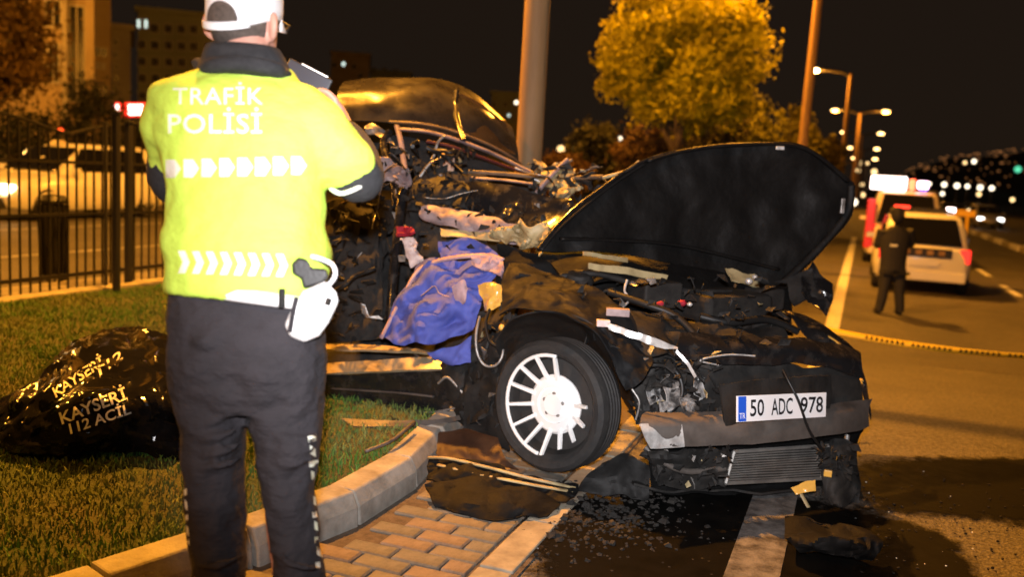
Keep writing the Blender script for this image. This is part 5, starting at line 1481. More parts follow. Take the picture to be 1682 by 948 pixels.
for mi_, k in ((0, 1.0), (1, 0.40), (2, 0.10), (3, 0.06)):
    scraps(int(70 * k), 600, 780, 240, 330, 5.2, 5.6, 0.012, 0.05, mi_)
    scraps(int(60 * k), 540, 690, 330, 560, 5.05, 5.45, 0.012, 0.06, min(mi_, 2))
    scraps(int(50 * k), 782, 850, 500, 700, 4.45, 4.72, 0.010, 0.045, mi_)
    scraps(int(110 * k), 900, 1290, 455, 590, 4.15, 4.9, 0.010, 0.045, mi_)
    scraps(int(90 * k), 1035, 1180, 570, 690, 3.95, 4.15, 0.010, 0.04, mi_)
    scraps(int(50 * k), 1060, 1200, 735, 800, 3.85, 4.1, 0.010, 0.04, mi_)
    scraps(int(40 * k), 1340, 1410, 730, 850, 4.12, 4.3, 0.010, 0.04, mi_)
    scraps(int(40 * k), 870, 990, 270, 330, 5.2, 5.5, 0.012, 0.05, mi_)
    scraps(int(40 * k), 690, 900, 335, 410, 4.8, 5.1, 0.010, 0.035, mi_)
so = g.build('torn_scraps', [M['dull_black'], M['dust_panel'], M['bare'], M['tan']], wreck)
so['kind'] = 'stuff'
# ================================================================== THE TRAFFIC POLICE OFFICER
OD = 2.25
OS = OD / FPX
M['hivis'] = mat('fluorescent_yellow_cloth', (0.56, 0.80, 0.10), 0.75, col2=(0.50, 0.72, 0.085), scale=5, bump=0.7, bscale=5, bdist=0.05, stretch=(1, 1, 1.6))
M['navy'] = mat('dark_uniform_cloth', (0.026, 0.023, 0.027), 0.9, col2=(0.019, 0.017, 0.020), scale=8, bump=0.9, bscale=9, bdist=0.04, stretch=(1, 1, 1.8))
M['collar'] = mat('black_fleece', (0.016, 0.016, 0.018), 0.95, col2=(0.026, 0.026, 0.028), scale=60, bump=0.4, bscale=150, bdist=0.004)
M['skin'] = mat('skin', (0.52, 0.27, 0.20), 0.55, col2=(0.44, 0.20, 0.14), scale=14, lo=0.4, hi=0.7, bump=0.1, bscale=60, bdist=0.002)
M['hair'] = mat('cropped_hair', (0.055, 0.042, 0.034), 0.85, col2=(0.10, 0.075, 0.06), scale=90, bump=0.5, bscale=200, bdist=0.003)
M['cap'] = mat('white_cap_cloth', (0.80, 0.79, 0.80), 0.8, bump=0.2, bscale=40, bdist=0.004)
M['reflex'] = mat('silver_reflective_tape', (0.86, 0.88, 0.78), 0.4, spec=0.6, col2=(0.74, 0.80, 0.52), scale=24, lo=0.45, hi=0.75)
M['white_leather'] = mat('white_leather', (0.82, 0.81, 0.80), 0.35, coat=0.3, bump=0.15, bscale=25, bdist=0.004)
M['gun'] = mat('black_polymer', (0.016, 0.016, 0.016), 0.45, bump=0.2, bscale=120, bdist=0.003)
AX = W(1, 0); AY = W(0, 1); AZ = Vector((0, 0, 1))
def O(px, py, dy=0.0):
    """a point of the officer: photo position, dy metres deeper"""
    return at(px, py, OD + dy)
def oring(py, xl, xr, b, dy=0.0, n=36, e=2.5, skew=0.0, front=1.0):
    a = at(xl, py, OD); c_ = at(xr, py, OD)
    m_ = (a + c_) / 2 + AY * dy
    hw = (c_ - a).length / 2
    out = []
    for i in range(n):
        t_ = 2 * math.pi * i / n
        cx, sy = math.cos(t_), math.sin(t_)
        x = abs(cx) ** (2 / e) * (1 if cx >= 0 else -1) * hw
        y_ = abs(sy) ** (2 / e) * (1 if sy >= 0 else -1) * b
        p = m_ + AX * x + AY * y_
        out.append(p)
    return out

ofoot = at(415, 1180, OD); ofoot.z = 0.02
officer = thing('person', ofoot, 'traffic police officer in yellow high-visibility jacket and white cap, seen from behind', 'person')

# --- body: one continuous skin, mostly under the clothes
sh_l, sh_r = O(285, 185, 0.02), O(515, 185, 0.02)
el_l = O(300, 292, 0.13); el_r = O(588, 284, 0.08)
wr_l = O(420, 215, 0.40); wr_r = O(568, 214, 0.30)
hand_r = O(552, 182, 0.34); hand_l = O(455, 140, 0.42)
HD = 0.02       # head centre offset
hc = O(402, 33, 0.04)
g = MB()
hr = Matrix.Rotation(YAW - 0.26, 3, 'Z')      # head turned to the right
head_prof = [(-0.118, 0.030, 0.035, 0.050), (-0.105, 0.052, 0.062, 0.040), (-0.07, 0.064, 0.082, 0.018), (-0.03, 0.072, 0.092, 0.004), (0.02, 0.077, 0.098, 0.0), (0.06, 0.076, 0.097, -0.002), (0.10, 0.062, 0.080, -0.004), (0.125, 0.036, 0.046, -0.004), (0.134, 0.008, 0.01, -0.004)]
g.rings([[hc + hr @ Vector((w * math.cos(2 * math.pi * i / 24), fwd + dd * math.sin(2 * math.pi * i / 24), z)) for i in range(24)] for z, w, dd, fwd in head_prof])
g.tube([O(402, 150, 0.03), O(402, 95, 0.025), O(402, 40, 0.03)], [0.072, 0.060, 0.060], 20)
g.ball(hc + hr @ Vector((0, 0.103, -0.02)), (0.014, 0.022, 0.026), 10, 8)                                                        # nose
for s in (-1, 1):
    g.ball(hc + hr @ Vector((s * 0.033, 0.086, 0.008)), (0.013, 0.012, 0.010), 8, 6)                                             # eyes
    ec = hc + hr @ Vector((s * 0.086, -0.012, -0.016))
    g.ball(ec, (0.012, 0.026, 0.037), 12, 10, rot=hr @ Matrix.Rotation(s * 0.75, 3, 'Z') @ Matrix.Rotation(0.15, 3, 'X'))
g.ball(hc + hr @ Vector((0, 0.088, -0.062)), (0.024, 0.012, 0.010), 8, 6)                                                         # mouth
g.tube([O(402, 150, 0.02), O(405, 250, 0.03), O(408, 380, 0.03), O(410, 500, 0.02), O(410, 600, 0.03)], [0.07, 0.10, 0.10, 0.10, 0.10], 18)
g.tube(curve([O(402, 185, 0.02), sh_l, el_l], 12), [0.05, 0.05, 0.05, 0.05, 0.048, 0.046, 0.045, 0.044, 0.043, 0.042, 0.041, 0.04], 12)
g.tube(curve([O(402, 185, 0.02), sh_r, el_r], 12), [0.05, 0.05, 0.05, 0.05, 0.048, 0.046, 0.045, 0.044, 0.043, 0.042, 0.041, 0.04], 12)
g.tube([el_l, el_l.lerp(wr_l, 0.4), wr_l], [0.043, 0.042, 0.027], 12)
g.tube([el_r, el_r.lerp(wr_r, 0.4), wr_r], [0.043, 0.042, 0.027], 12)
def hand(wrist, palm_c, fdir, ndir, side):
    """palm and five bent fingers; fdir along the fingers, ndir the way they curl, side +1/-1 where the thumb leaves"""
    fdir = fdir.normalized(); ndir = (ndir - fdir * ndir.dot(fdir)).normalized(); sd = fdir.cross(ndir)
    g.tube([wrist, wrist.lerp(palm_c, 0.5), palm_c], [0.026, 0.030, 0.030], 12, flat=0.8)
    g.ball(palm_c, (0.036, 0.040, 0.020), 12, 8, rot=Matrix((sd, fdir, ndir)).transposed())
    for k, (off, ln) in enumerate(((-0.030, 0.060), (-0.010, 0.072), (0.011, 0.068), (0.030, 0.052))):
        b0_ = palm_c + sd * off * side + fdir * 0.032
        k1 = b0_ + fdir * ln * 0.45 + ndir * 0.006
        k2 = k1 + fdir * ln * 0.22 + ndir * ln * 0.30
        k3 = k2 - fdir * ln * 0.04 + ndir * ln * 0.28
        g.tube([b0_ - fdir * 0.015, b0_, k1, k2, k3], [0.010, 0.0098, 0.0092, 0.0084, 0.0065], 9)
    tb = palm_c - sd * 0.034 * side - fdir * 0.012
    g.tube([tb + sd * 0.012 * side, tb - sd * 0.014 * side + fdir * 0.016 + ndir * 0.010, tb - sd * 0.016 * side + fdir * 0.040 + ndir * 0.022, tb - sd * 0.006 * side + fdir * 0.060 + ndir * 0.026], [0.013, 0.0125, 0.0105, 0.008], 9)
hand(wr_r, hand_r, (AZ * 0.75 - AX * 0.65), (AY * -0.4 - AX * 0.6), 1)
hand(wr_l, hand_l, (AZ * 0.6 + AX * 0.75), (AY * -0.3 + AX * 0.5), -1)
for (hip, knee, ank, toe) in ((O(352, 600, 0.03), O(352, 800, 0.02), O(356, 1110, 0.04), O(350, 1165, 0.20)), (O(460, 600, 0.03), O(470, 800, 0.02), O(492, 1110, 0.03), O(500, 1165, 0.18))):
    g.tube(curve([hip, hip.lerp(knee, 0.5), knee, knee.lerp(ank, 0.35), ank], 14), [0.095, 0.092, 0.086, 0.08, 0.072, 0.065, 0.058, 0.055, 0.056, 0.055, 0.05, 0.044, 0.038, 0.036], 14)
body = g.build('body', M['skin'], officer, remesh=0.0065)

# --- jacket: torso plus sleeves, fused by a voxel surface
g = MB()
tors = [(482, 279, 524, 0.146, 0.0), (470, 280, 528, 0.152, 0.0), (440, 283, 536, 0.150, 0.0), (418, 280, 540, 0.155, 0.0), (400, 277, 541, 0.162, 0.0), (388, 279, 537, 0.160, 0.0), (372, 284, 530, 0.152, 0.0), (340, 282, 529, 0.15, 0.0), (300, 277, 529, 0.15, 0.0),
        (260, 268, 534, 0.148, 0.005), (220, 258, 536, 0.145, 0.01), (185, 252, 534, 0.138, 0.012), (164, 244, 528, 0.130, 0.015), (148, 250, 512, 0.118, 0.018), (136, 268, 496, 0.104, 0.02), (125, 292, 480, 0.092, 0.025), (114, 316, 476, 0.08, 0.025), (104, 334, 462, 0.07, 0.025)]
g.rings([oring(*r) for r in tors])
g.tube(curve([O(316, 176, 0.01), O(290, 190, 0.01), O(287, 228, 0.03), O(292, 275, 0.09), O(312, 292, 0.16)], 16), [0.060, 0.068, 0.074, 0.076, 0.076, 0.076, 0.075, 0.075, 0.075, 0.074, 0.073, 0.070, 0.068, 0.066, 0.063, 0.06], 18)
g.tube(curve([O(470, 180, 0.01), O(500, 202, 0.01), O(534, 236, 0.02), O(568, 264, 0.04), O(582, 276, 0.07)], 16), [0.065, 0.074, 0.082, 0.088, 0.092, 0.094, 0.093, 0.092, 0.090, 0.087, 0.084, 0.080, 0.076, 0.072, 0.066, 0.056], 20)
jk = g.build('jacket', M['hivis'], officer, remesh=0.011)
sm = jk.modifiers.new('smooth', 'SMOOTH'); sm.factor = 0.5; sm.iterations = 6
tx = bpy.data.textures.new('cloth_folds', 'CLOUDS'); tx.noise_scale = 0.15; tx.noise_depth = 2
dm = jk.modifiers.new('folds', 'DISPLACE'); dm.texture = tx; dm.strength = 0.034; dm.mid_level = 0.5; dm.texture_coords = 'GLOBAL'
# dark under-jacket: forearm sleeves and cuff
g = MB(); g.tube(curve([O(574, 276, 0.05), O(588, 292, 0.07), O(594, 282, 0.12), O(586, 246, 0.22), O(567, 218, 0.29)], 18), [0.060, 0.064, 0.066, 0.066, 0.065, 0.064, 0.062, 0.06, 0.058, 0.056, 0.054, 0.052, 0.05, 0.048, 0.046, 0.044, 0.042, 0.04], 16)
g.build('sleeve', M['collar'], officer, smooth=True)
g = MB(); g.tube(curve([O(296, 258, 0.06), O(286, 292, 0.11), O(305, 305, 0.19), O(360, 262, 0.32), O(415, 218, 0.39)], 18), [0.072, 0.073, 0.072, 0.070, 0.066, 0.063, 0.06, 0.058, 0.056, 0.054, 0.052, 0.05, 0.048, 0.046, 0.044, 0.042, 0.04, 0.038], 16)
g.build('sleeve', M['collar'], officer, smooth=True)
g = MB(); g.tube(curve([O(544, 310, 0.02), O(560, 318, 0.0), O(580, 312, 0.0), O(592, 306, 0.02)], 10), 0.010, 8, flat=0.6); g.build('sleeve_band', M['reflex'], officer, smooth=True)
# collar and hood roll
g = MB()
g.rings([oring(128, 320, 482, 0.088, 0.02, e=2.2), oring(112, 326, 474, 0.092, 0.02, e=2.2), oring(95, 330, 466, 0.090, 0.02, e=2.2), oring(80, 334, 458, 0.084, 0.022, e=2.2), oring(72, 338, 452, 0.074, 0.025, e=2.2)])
g.tube(curve([O(328, 118, 0.0), O(352, 108, -0.07), O(400, 104, -0.088), O(445, 112, -0.07), O(474, 122, 0.0)], 20), [0.012] * 3 + [0.020] * 14 + [0.012] * 3, 10)
g.tube(curve([O(322, 100, 0.03), O(330, 118, 0.0), O(326, 140, 0.02)], 8), 0.014, 8)
co = g.build('collar', M['collar'], officer, remesh=0.008)
# cap
g = MB()
capr = [(0.005, 0.0865, 0.108), (0.03, 0.088, 0.110), (0.06, 0.088, 0.109), (0.095, 0.080, 0.098), (0.12, 0.062, 0.076), (0.137, 0.038, 0.046), (0.144, 0.01, 0.012)]
def cap_pt(z, a, k=1.0, dz=0.0):
    zz = [q[0] for q in capr]
    for (z0, w0, d0), (z1, w1, d1) in zip(capr, capr[1:]):
        if z <= z1 or z1 == zz[-1]:
            f = max(0, min(1, (z - z0) / (z1 - z0)))
            w, dd = w0 + (w1 - w0) * f, d0 + (d1 - d0) * f
            break
    return hc + hr @ Vector((w * k * math.cos(a), dd * k * math.sin(a), z + dz))
N = 40
rg = []
for z, w, dd in capr:
    rg.append([cap_pt(z, 2 * math.pi * i / N) + hr @ Vector((0, 0, -0.042 * max(0, -math.sin(2 * math.pi * i / N)) * (1 - z / 0.15))) for i in range(N)])
g.rings(rg)
cap = g.build('cap', M['cap'], officer, smooth=True)
g = MB()       # peak
rows = []
for j in range(5):
    r = 1.0 + 0.62 * j / 4
    rows.append([hc + hr @ Vector((0.084 * math.cos(a) * (1.0 if j == 0 else 1 - 0.05 * j), 0.104 * math.sin(a) * r, 0.008 - 0.010 * j / 4 - 0.016 * abs(math.cos(a)) * j / 4)) for a in [math.radians(20 + 140 * i / 16) for i in range(17)]])
g.grid(rows, 0.004); g.build('peak', M['cap'], cap, smooth=True)
g = MB()       # the half-moon opening with the strap below it, at the back
opening = []
def back(px_off, z, off=0.0035):
    # a place on the back of the cap: px_off radians from straight back
    a = -math.pi / 2 + px_off + 0.03
    p = cap_pt(z, a) + hr @ Vector((0, 0, -0.042 * max(0, -math.sin(a)) * (1 - z / 0.15)))
    c0 = hc + Vector((0, 0, z))
    return p + (p - c0).normalized() * off
top_e = [(-0.46 + 0.92 * i / 16) for i in range(17)]
rows = [[back(a, 0.017 + 0.038 * math.sqrt(max(0, 1 - (a / 0.465) ** 2)) * f, 0.0065) for a in top_e] for f in [q_ / 9 for q_ in range(10)]]
g.grid(rows); g.build('opening', M['hair'], cap, smooth=True)
g = MB(); g.grid([[back(a, z, 0.009) for a in [-0.75 + 1.5 * i / 16 for i in range(17)]] for z in (0.002, 0.006, 0.011, 0.016)], 0.003); g.build('strap', M['cap'], cap, smooth=True)
# hair under the cap
g = MB()
hw_ = [(-0.075, 0.0655, 0.084, 0.016), (-0.04, 0.0745, 0.0945, 0.003), (0.0, 0.0795, 0.1005, 0.0), (0.03, 0.0795, 0.101, 0.0)]
rows = [[hc + hr @ Vector((w * 1.012 * math.cos(a), fwd + dd * 1.012 * math.sin(a), z)) for a in [math.radians(186 + 168 * i / 30) for i in range(31)]] for z, w, dd, fwd in hw_]
g.grid(rows, 0.003); g.build('hair', M['hair'], officer, smooth=True)
# spectacles: temple arm and lens rim
g = MB(); g.tube([hc + hr @ Vector((0.080, 0.0, 0.006)), hc + hr @ Vector((0.076, 0.05, 0.006)), hc + hr @ Vector((0.070, 0.098, 0.004)), hc + hr @ Vector((0.052, 0.112, -0.012)), hc + hr @ Vector((0.020, 0.118, 0.0)), hc + hr @ Vector((-0.05, 0.112, 0.0))], 0.003, 6)
g.build('spectacles', M['gun'], officer, smooth=True)

# --- trousers
g = MB()
pel = [(468, 291, 521, 0.125, 0.0), (500, 281, 529, 0.132, 0.0), (545, 281, 533, 0.140, -0.004), (590, 283, 533, 0.142, -0.006), (630, 287, 532, 0.138, 0.0), (665, 293, 531, 0.12, 0.01)]
g.rings([oring(*r) for r in pel])
legl = [(585, 282, 406, 0.125, 0.0), (640, 286, 404, 0.118, 0.0), (700, 300, 402, 0.105, 0.0), (760, 306, 398, 0.098, 0.0), (810, 307, 398, 0.094, 0.0), (870, 311, 398, 0.090, 0.01), (940, 318, 398, 0.088, 0.01), (1040, 322, 404, 0.088, 0.02), (1130, 324, 406, 0.090, 0.02)]
legr = [(585, 411, 533, 0.125, 0.0), (640, 406, 533, 0.118, 0.0), (700, 410, 528, 0.105, 0.0), (745, 424, 522, 0.098, 0.0), (800, 432, 514, 0.094, 0.0), (870, 444, 520, 0.090, 0.01), (940, 450, 528, 0.088, 0.01), (1040, 456, 539, 0.088, 0.02), (1130, 462, 546, 0.090, 0.02)]
g.rings([oring(*r, e=2.2) for r in legl]); g.rings([oring(*r, e=2.2) for r in legr])
# creases behind the knees and at the seat: thin ridges that the voxel surface takes in
for (x0, y0, x1, y1, bow, rr_) in ((300, 690, 398, 668, 14, 0.013), (302, 716, 400, 700, 12, 0.012), (304, 742, 398, 726, 12, 0.012), (306, 768, 398, 752, 8, 0.010), (424, 700, 520, 716, 14, 0.013), (426, 728, 520, 735, 12, 0.012), (428, 752, 516, 752, 10, 0.011),
                              (300, 560, 372, 590, -10, 0.012), (372, 592, 300, 612, 8, 0.010), (385, 600, 470, 622, 10, 0.012), (330, 1050, 400, 1062, 10, 0.014), (462, 1050, 540, 1062, 10, 0.014), (440, 905, 525, 935, 8, 0.010), (320, 930, 400, 912, 8, 0.010)):
    pts_ = []
    for i in range(9):
        f = i / 8
        px_, py_ = x0 + (x1 - x0) * f, y0 + (y1 - y0) * f + bow * math.sin(math.pi * f)
        edge = 1 - abs(2 * f - 1) ** 2
        bb_ = 0.142 if py_ < 640 else 0.104
        pts_.append(O(px_, py_, -bb_ * (0.55 + 0.45 * edge)))
    g.tube(pts_, [rr_ * (0.3 + 0.7 * math.sin(math.pi * i / 8)) for i in range(9)], 8)
tr = g.build('trousers', M['navy'], officer, remesh=0.0075)
sm = tr.modifiers.new('smooth', 'SMOOTH'); sm.factor = 0.5; sm.iterations = 4
tx2 = bpy.data.textures.new('trouser_folds', 'CLOUDS'); tx2.noise_scale = 0.07; tx2.noise_depth = 2
dm = tr.modifiers.new('folds', 'DISPLACE'); dm.texture = tx2; dm.strength = 0.018; dm.mid_level = 0.5; dm.texture_coords = 'GLOBAL'
# shoes
M['shoe'] = mat('black_shoe_leather', (0.012, 0.012, 0.012), 0.35, coat=0.3)
for a, b in ((O(360, 1140, 0.05), W(0.0, 0.27)), (O(500, 1140, 0.04), W(0.05, 0.26))):
    a = Vector((a.x, a.y, 0.0)); g = MB()
    g.rings([[a + b * f + AX * (w * math.cos(2 * math.pi * i / 14)) + AZ * (0.022 + h / 2 + h / 2 * math.sin(2 * math.pi * i / 14)) for i in range(14)] for f, w, h in ((-0.30, 0.03, 0.07), (-0.2, 0.042, 0.11), (0.1, 0.046, 0.10), (0.45, 0.048, 0.075), (0.8, 0.042, 0.055), (0.98, 0.02, 0.035))])
    g.build('shoe', M['shoe'], officer, smooth=True)

# --- decoration that lies on the cloth: thrown onto the evaluated surface
dg = bpy.context.evaluated_depsgraph_get(); dg.update()
def bvh_of(ob):
    ev = ob.evaluated_get(dg); me = ev.to_mesh()
    mw = Matrix.Translation(Vector((0, 0, 0)))
    b_ = BVHTree.FromPolygons([v.co.copy() for v in me.vertices], [tuple(p.vertices) for p in me.polygons])
    ev.to_mesh_clear()
    return b_
BJ, BT = bvh_of(jk), bvh_of(tr)
def throw(bv, px, py, off):
    d = (at(px, py, 1.0) - CAM).normalized()
    hit, nn, _, dist = bv.ray_cast(CAM, d)
    if hit is None:
        return None
    return hit - d * off
def cloth_mark(name, polys, bv, m, parent, off=0.004, sub=0.012):
    """2D outlines in photo units laid on the cloth as a thin skin"""
    bm_ = bmesh.new()
    for vts, fcs in polys:
        vv = [bm_.verts.new((x, y_, 0)) for x, y_ in vts]
        for f in fcs:
            try: bm_.faces.new([vv[i] for i in f])
            except ValueError: pass
    bmesh.ops.triangulate(bm_, faces=bm_.faces[:])
    for _ in range(2):
        ed = [e for e in bm_.edges if e.calc_length() > 9]
        if ed: bmesh.ops.subdivide_edges(bm_, edges=ed, cuts=1)
        bmesh.ops.triangulate(bm_, faces=[f for f in bm_.faces if len(f.verts) > 3])
    last = None
    for v in bm_.verts:
        p = throw(bv, v.co.x, v.co.y, off)
        if p is None: p = last or O(v.co.x, v.co.y)
        last = p
        v.co = p
    me = bpy.data.meshes.new(name); bm_.to_mesh(me); bm_.free()
    me.materials.append(m)
    o_ = bpy.data.objects.new(name, me); COL.objects.link(o_); adopt(o_, parent)
    return o_
def word(body, x0, x1, y0, y1, tilt=0.0, bold=0.02):
    vt, ft = text_mesh(body, 1.0, bold=bold, spacing=1.05)
    xs_ = [v[0] for v in vt]; ys_ = [v[1] for v in vt]
    a, b, c_, d = min(xs_), max(xs_), min(ys_), max(ys_)
    return [(x0 + (x - a) / (b - a) * (x1 - x0), y1 - (y_ - c_) / (d - c_) * (y1 - y0) + tilt * (x - a) / (b - a)) for x, y_ in vt], ft
cloth_mark('lettering', [word('TRAFİK', 284, 432, 134, 171, bold=0.004)], BJ, M['reflex'], jk)
cloth_mark('lettering', [word('POLİSİ', 276, 430, 176, 219, bold=0.008)], BJ, M['reflex'], jk)
def chevrons(x0, x1, y0, y1, n, drop=0.0):
    out = []
    w = (x1 - x0) / n
    for i in range(n):
        a = x0 + i * w
        dy = drop * (i / n)
        h2 = (y0 + y1) / 2
        pts_ = [(a, y0 + dy), (a + w * 0.52, y0 + dy), (a + w * 0.86, h2 + dy), (a + w * 0.52, y1 + dy), (a, y1 + dy), (a + w * 0.34, h2 + dy)]
        out.append((pts_, [tuple(range(6))]))
    return out
for args in ((272, 508, 262, 292, 8, -6), (292, 476, 412, 449, 8, 6)):
    for ch in chevrons(*args):
        cloth_mark('chevron', [ch], BJ, M['reflex'], jk)
# reflective tape down the outer trouser seam, broken into slanted blocks
for (xa, ya, xb, yb, n) in ((512, 712, 527, 940, 11), (304, 800, 312, 948, 7)):
    for i in range(n):
        f0, f1 = (i + 0.16) / n, (i + 0.70) / n
        w = (13, 9, 15, 11)[i % 4] if xa > 400 else 4
        p0 = (xa + (xb - xa) * f0, ya + (yb - ya) * f0); p1_ = (xa + (xb - xa) * f1, ya + (yb - ya) * f1)
        sl_ = 4 if i % 2 else -2
        cloth_mark('reflective_block', [([(p0[0] - w / 2, p0[1] - sl_), (p0[0] + w / 2, p0[1] + sl_ * 0.4), (p1_[0] + w / 2, p1_[1] + sl_), (p1_[0] - w / 2, p1_[1] - sl_ * 0.3)], [(0, 1, 2, 3)])], BT, M['reflex'], tr, off=0.005)

# --- belt, holster with pistol
g = MB()
bl = []
for i in range(25):
    a = math.pi + math.pi * i / 24
    px_ = 405 + 123 * math.cos(a); py_ = 470 + 34 * (px_ - 276) / 260
    bl.append(O(px_, py_, 0.140 * math.sin(a) + 0.002))
g.tube(bl, 0.017, 8, flat=1.0)
belt = g.build('belt', M['white_leather'], officer, smooth=True)
belt.data.transform(Matrix.Identity(4))
g = MB()
def hol(px, py, dy): return O(px, py, -0.11 + dy)
outl = [(498, 478), (535, 462), (552, 480), (556, 496), (540, 530), (524, 552), (500, 562), (476, 552), (468, 534), (480, 505)]
cen = (512, 512)
rg = []
for k, dy in ((0.90, -0.028), (1.0, -0.016), (1.0, 0.02), (0.92, 0.034)):
    rg.append([hol(cen[0] + (x - cen[0]) * k, cen[1] + (y_ - cen[1]) * k, dy) for x, y_ in outl])
g.rings(rg)
hs = g.build('holster', M['white_leather'], officer, bevel=0.006, seg=3)
g = MB(); g.tube(curve([hol(534, 474, 0.0), hol(550, 455, 0.0), hol(547, 436, 0.0), hol(528, 426, 0.0), hol(512, 422, 0.0)], 14), 0.012, 8, flat=0.5); g.build('strap', M['white_leather'], hs, smooth=True)
g = MB(); g.tube(curve([hol(487, 488, -0.032), hol(481, 515, -0.034), hol(476, 545, -0.030)], 10), 0.006, 6); g.build('seam', M['navy'], hs, smooth=True)
g = MB(); g.tube(curve([hol(541, 490, -0.026), hol(537, 502, -0.028)], 4), 0.008, 6); g.build('slot', M['gun'], hs)
grip = [(478, 432), (490, 422), (504, 426), (512, 440), (536, 442), (540, 456), (530, 466), (508, 472), (498, 474), (494, 458), (480, 450)]
g = MB()
rg = []
for k, dy in ((0.92, -0.020), (1.0, -0.010), (1.0, 0.012), (0.92, 0.02)):
    rg.append([hol(508 + (x - 508) * k, 450 + (y_ - 450) * k, dy) for x, y_ in grip])
g.rings(rg); g.build('pistol_grip', M['gun'], hs, bevel=0.004)
g = MB(); g.box(O(463, 490, -0.150), (0.012, 0.012, 0.045)); g.build('belt_keeper', M['gun'], officer, bevel=0.002)

# --- the phone he holds up
ph = O(505, 128, 0.37)
t = thing('phone', ph, 'dark phone with a silver edge held up in the hands of the police officer', 'phone')
Rp = Matrix.Rotation(YAW + 0.15, 3, 'Z') @ Matrix.Rotation(0.42, 3, 'Y')
g = MB(); g.box(ph, (0.135, 0.009, 0.058), Rp); g.build('case', M['gun'], t, bevel=0.004)
g = MB(); g.box(ph + Rp @ Vector((0, -0.0055, 0)), (0.125, 0.002, 0.050), Rp); g.build('screen', mat('dim_phone_screen', (0.05, 0.05, 0.06), 0.1), t)
g = MB(); g.tube([ph + Rp @ Vector((-0.030, -0.005, 0.029)), ph + Rp @ Vector((0.050, -0.005, 0.029))], 0.003, 6); g.build('edge', M['chrome'], t)

# ================================================================== SECOND OFFICER, FARTHER OFF
M['dark_uniform'] = mat('dark_patrol_uniform', (0.016, 0.016, 0.019), 0.8, bump=0.3, bscale=12, bdist=0.01)
fd = 14.2
def Q(px, py, dy=0.0): return at(px, py, fd) + AY * dy
foot2 = at(1463, 516, fd); foot2.z = gz(foot2.y)
p2 = thing('person', foot2, 'dark-uniformed officer standing with arms raised behind the yellow tape', 'person')
g = MB()
g.ball(Q(1475, 354), (0.10, 0.115, 0.135), 14, 10)
g.ball(Q(1475, 356, 0.11), (0.018, 0.022, 0.03), 8, 6)
for s in (-1, 1): g.ball(Q(1475 + s * 10.5, 355), (0.014, 0.025, 0.035), 8, 6)
g.tube([Q(1474, 372), Q(1473, 386)], [0.065, 0.085], 12)
g.rings([[ (Q(cx, py) + AX * (w * math.cos(2 * math.pi * i / 18)) + AY * (b_ * math.sin(2 * math.pi * i / 18))) for i in range(18)] for py, cx, w, b_ in ((372, 1474, 0.10, 0.09), (380, 1472, 0.20, 0.12), (392, 1470, 0.23, 0.14), (410, 1468, 0.215, 0.14), (428, 1467, 0.20, 0.13), (445, 1466, 0.205, 0.13))])
for (sh, el, wrp, hp_) in (((1450, 378), (1446, 404), (1462, 384), (1466, 376)), ((1492, 378), (1502, 402), (1490, 382), (1486, 374))):
    g.tube(curve([Q(*sh), Q(*el, 0.12), Q(*wrp, 0.32)], 9), [0.085, 0.08, 0.072, 0.066, 0.06, 0.055, 0.05, 0.045, 0.04], 10)
    g.ball(Q(*hp_, 0.34), (0.035, 0.03, 0.05), 8, 6)
    for k in range(4):
        b0_ = Q(hp_[0] - 2 + k * 1.4, hp_[1] - 3, 0.34)
        g.tube([b0_, b0_ + AZ * 0.04, b0_ + AZ * 0.05 - AY * 0.03], 0.010, 6)
    g.tube([Q(*hp_, 0.32), Q(hp_[0] + 3, hp_[1] - 2, 0.30), Q(hp_[0] + 4, hp_[1] - 5, 0.30)], 0.011, 6)
for hip, kn, an in (((1456, 444), (1451, 478), (1443, 511)), ((1477, 444), (1477, 478), (1478, 511))):
    g.tube(curve([Q(*hip), Q(*kn), Q(*an)], 9), [0.115, 0.11, 0.10, 0.09, 0.082, 0.08, 0.076, 0.07, 0.068], 12)
    f0 = Q(an[0], an[1] + 2)
    f0.z = foot2.z + 0.05
    g.ball(f0 + AY * 0.06, (0.05, 0.14, 0.05), 10, 6, rot=Matrix.Rotation(YAW, 3, 'Z'))
g.build('body', M['dark_uniform'], p2, remesh=0.016)
g = MB(); g.rings([[ (Q(1475, py) + AX * (w * math.cos(2 * math.pi * i / 18)) + AY * (0.02 + w * 1.1 * math.sin(2 * math.pi * i / 18))) for i in range(18)] for py, w in ((353, 0.108), (346, 0.110), (342, 0.09), (340, 0.04))])
g.build('cap', M['dark_uniform'], p2, smooth=True)
g = MB(); g.box(Q(1462, 362 + 40, -0.14), (0.11, 0.012, 0.035), Matrix.Rotation(YAW, 3, 'Z')); g.build('reflective_patch', M['reflex'], p2)
g = MB(); g.tube([Q(1444, 448, -0.13), Q(1466, 449, -0.14), Q(1488, 448, -0.13)], 0.022, 6); g.build('belt', M['gun'], p2)
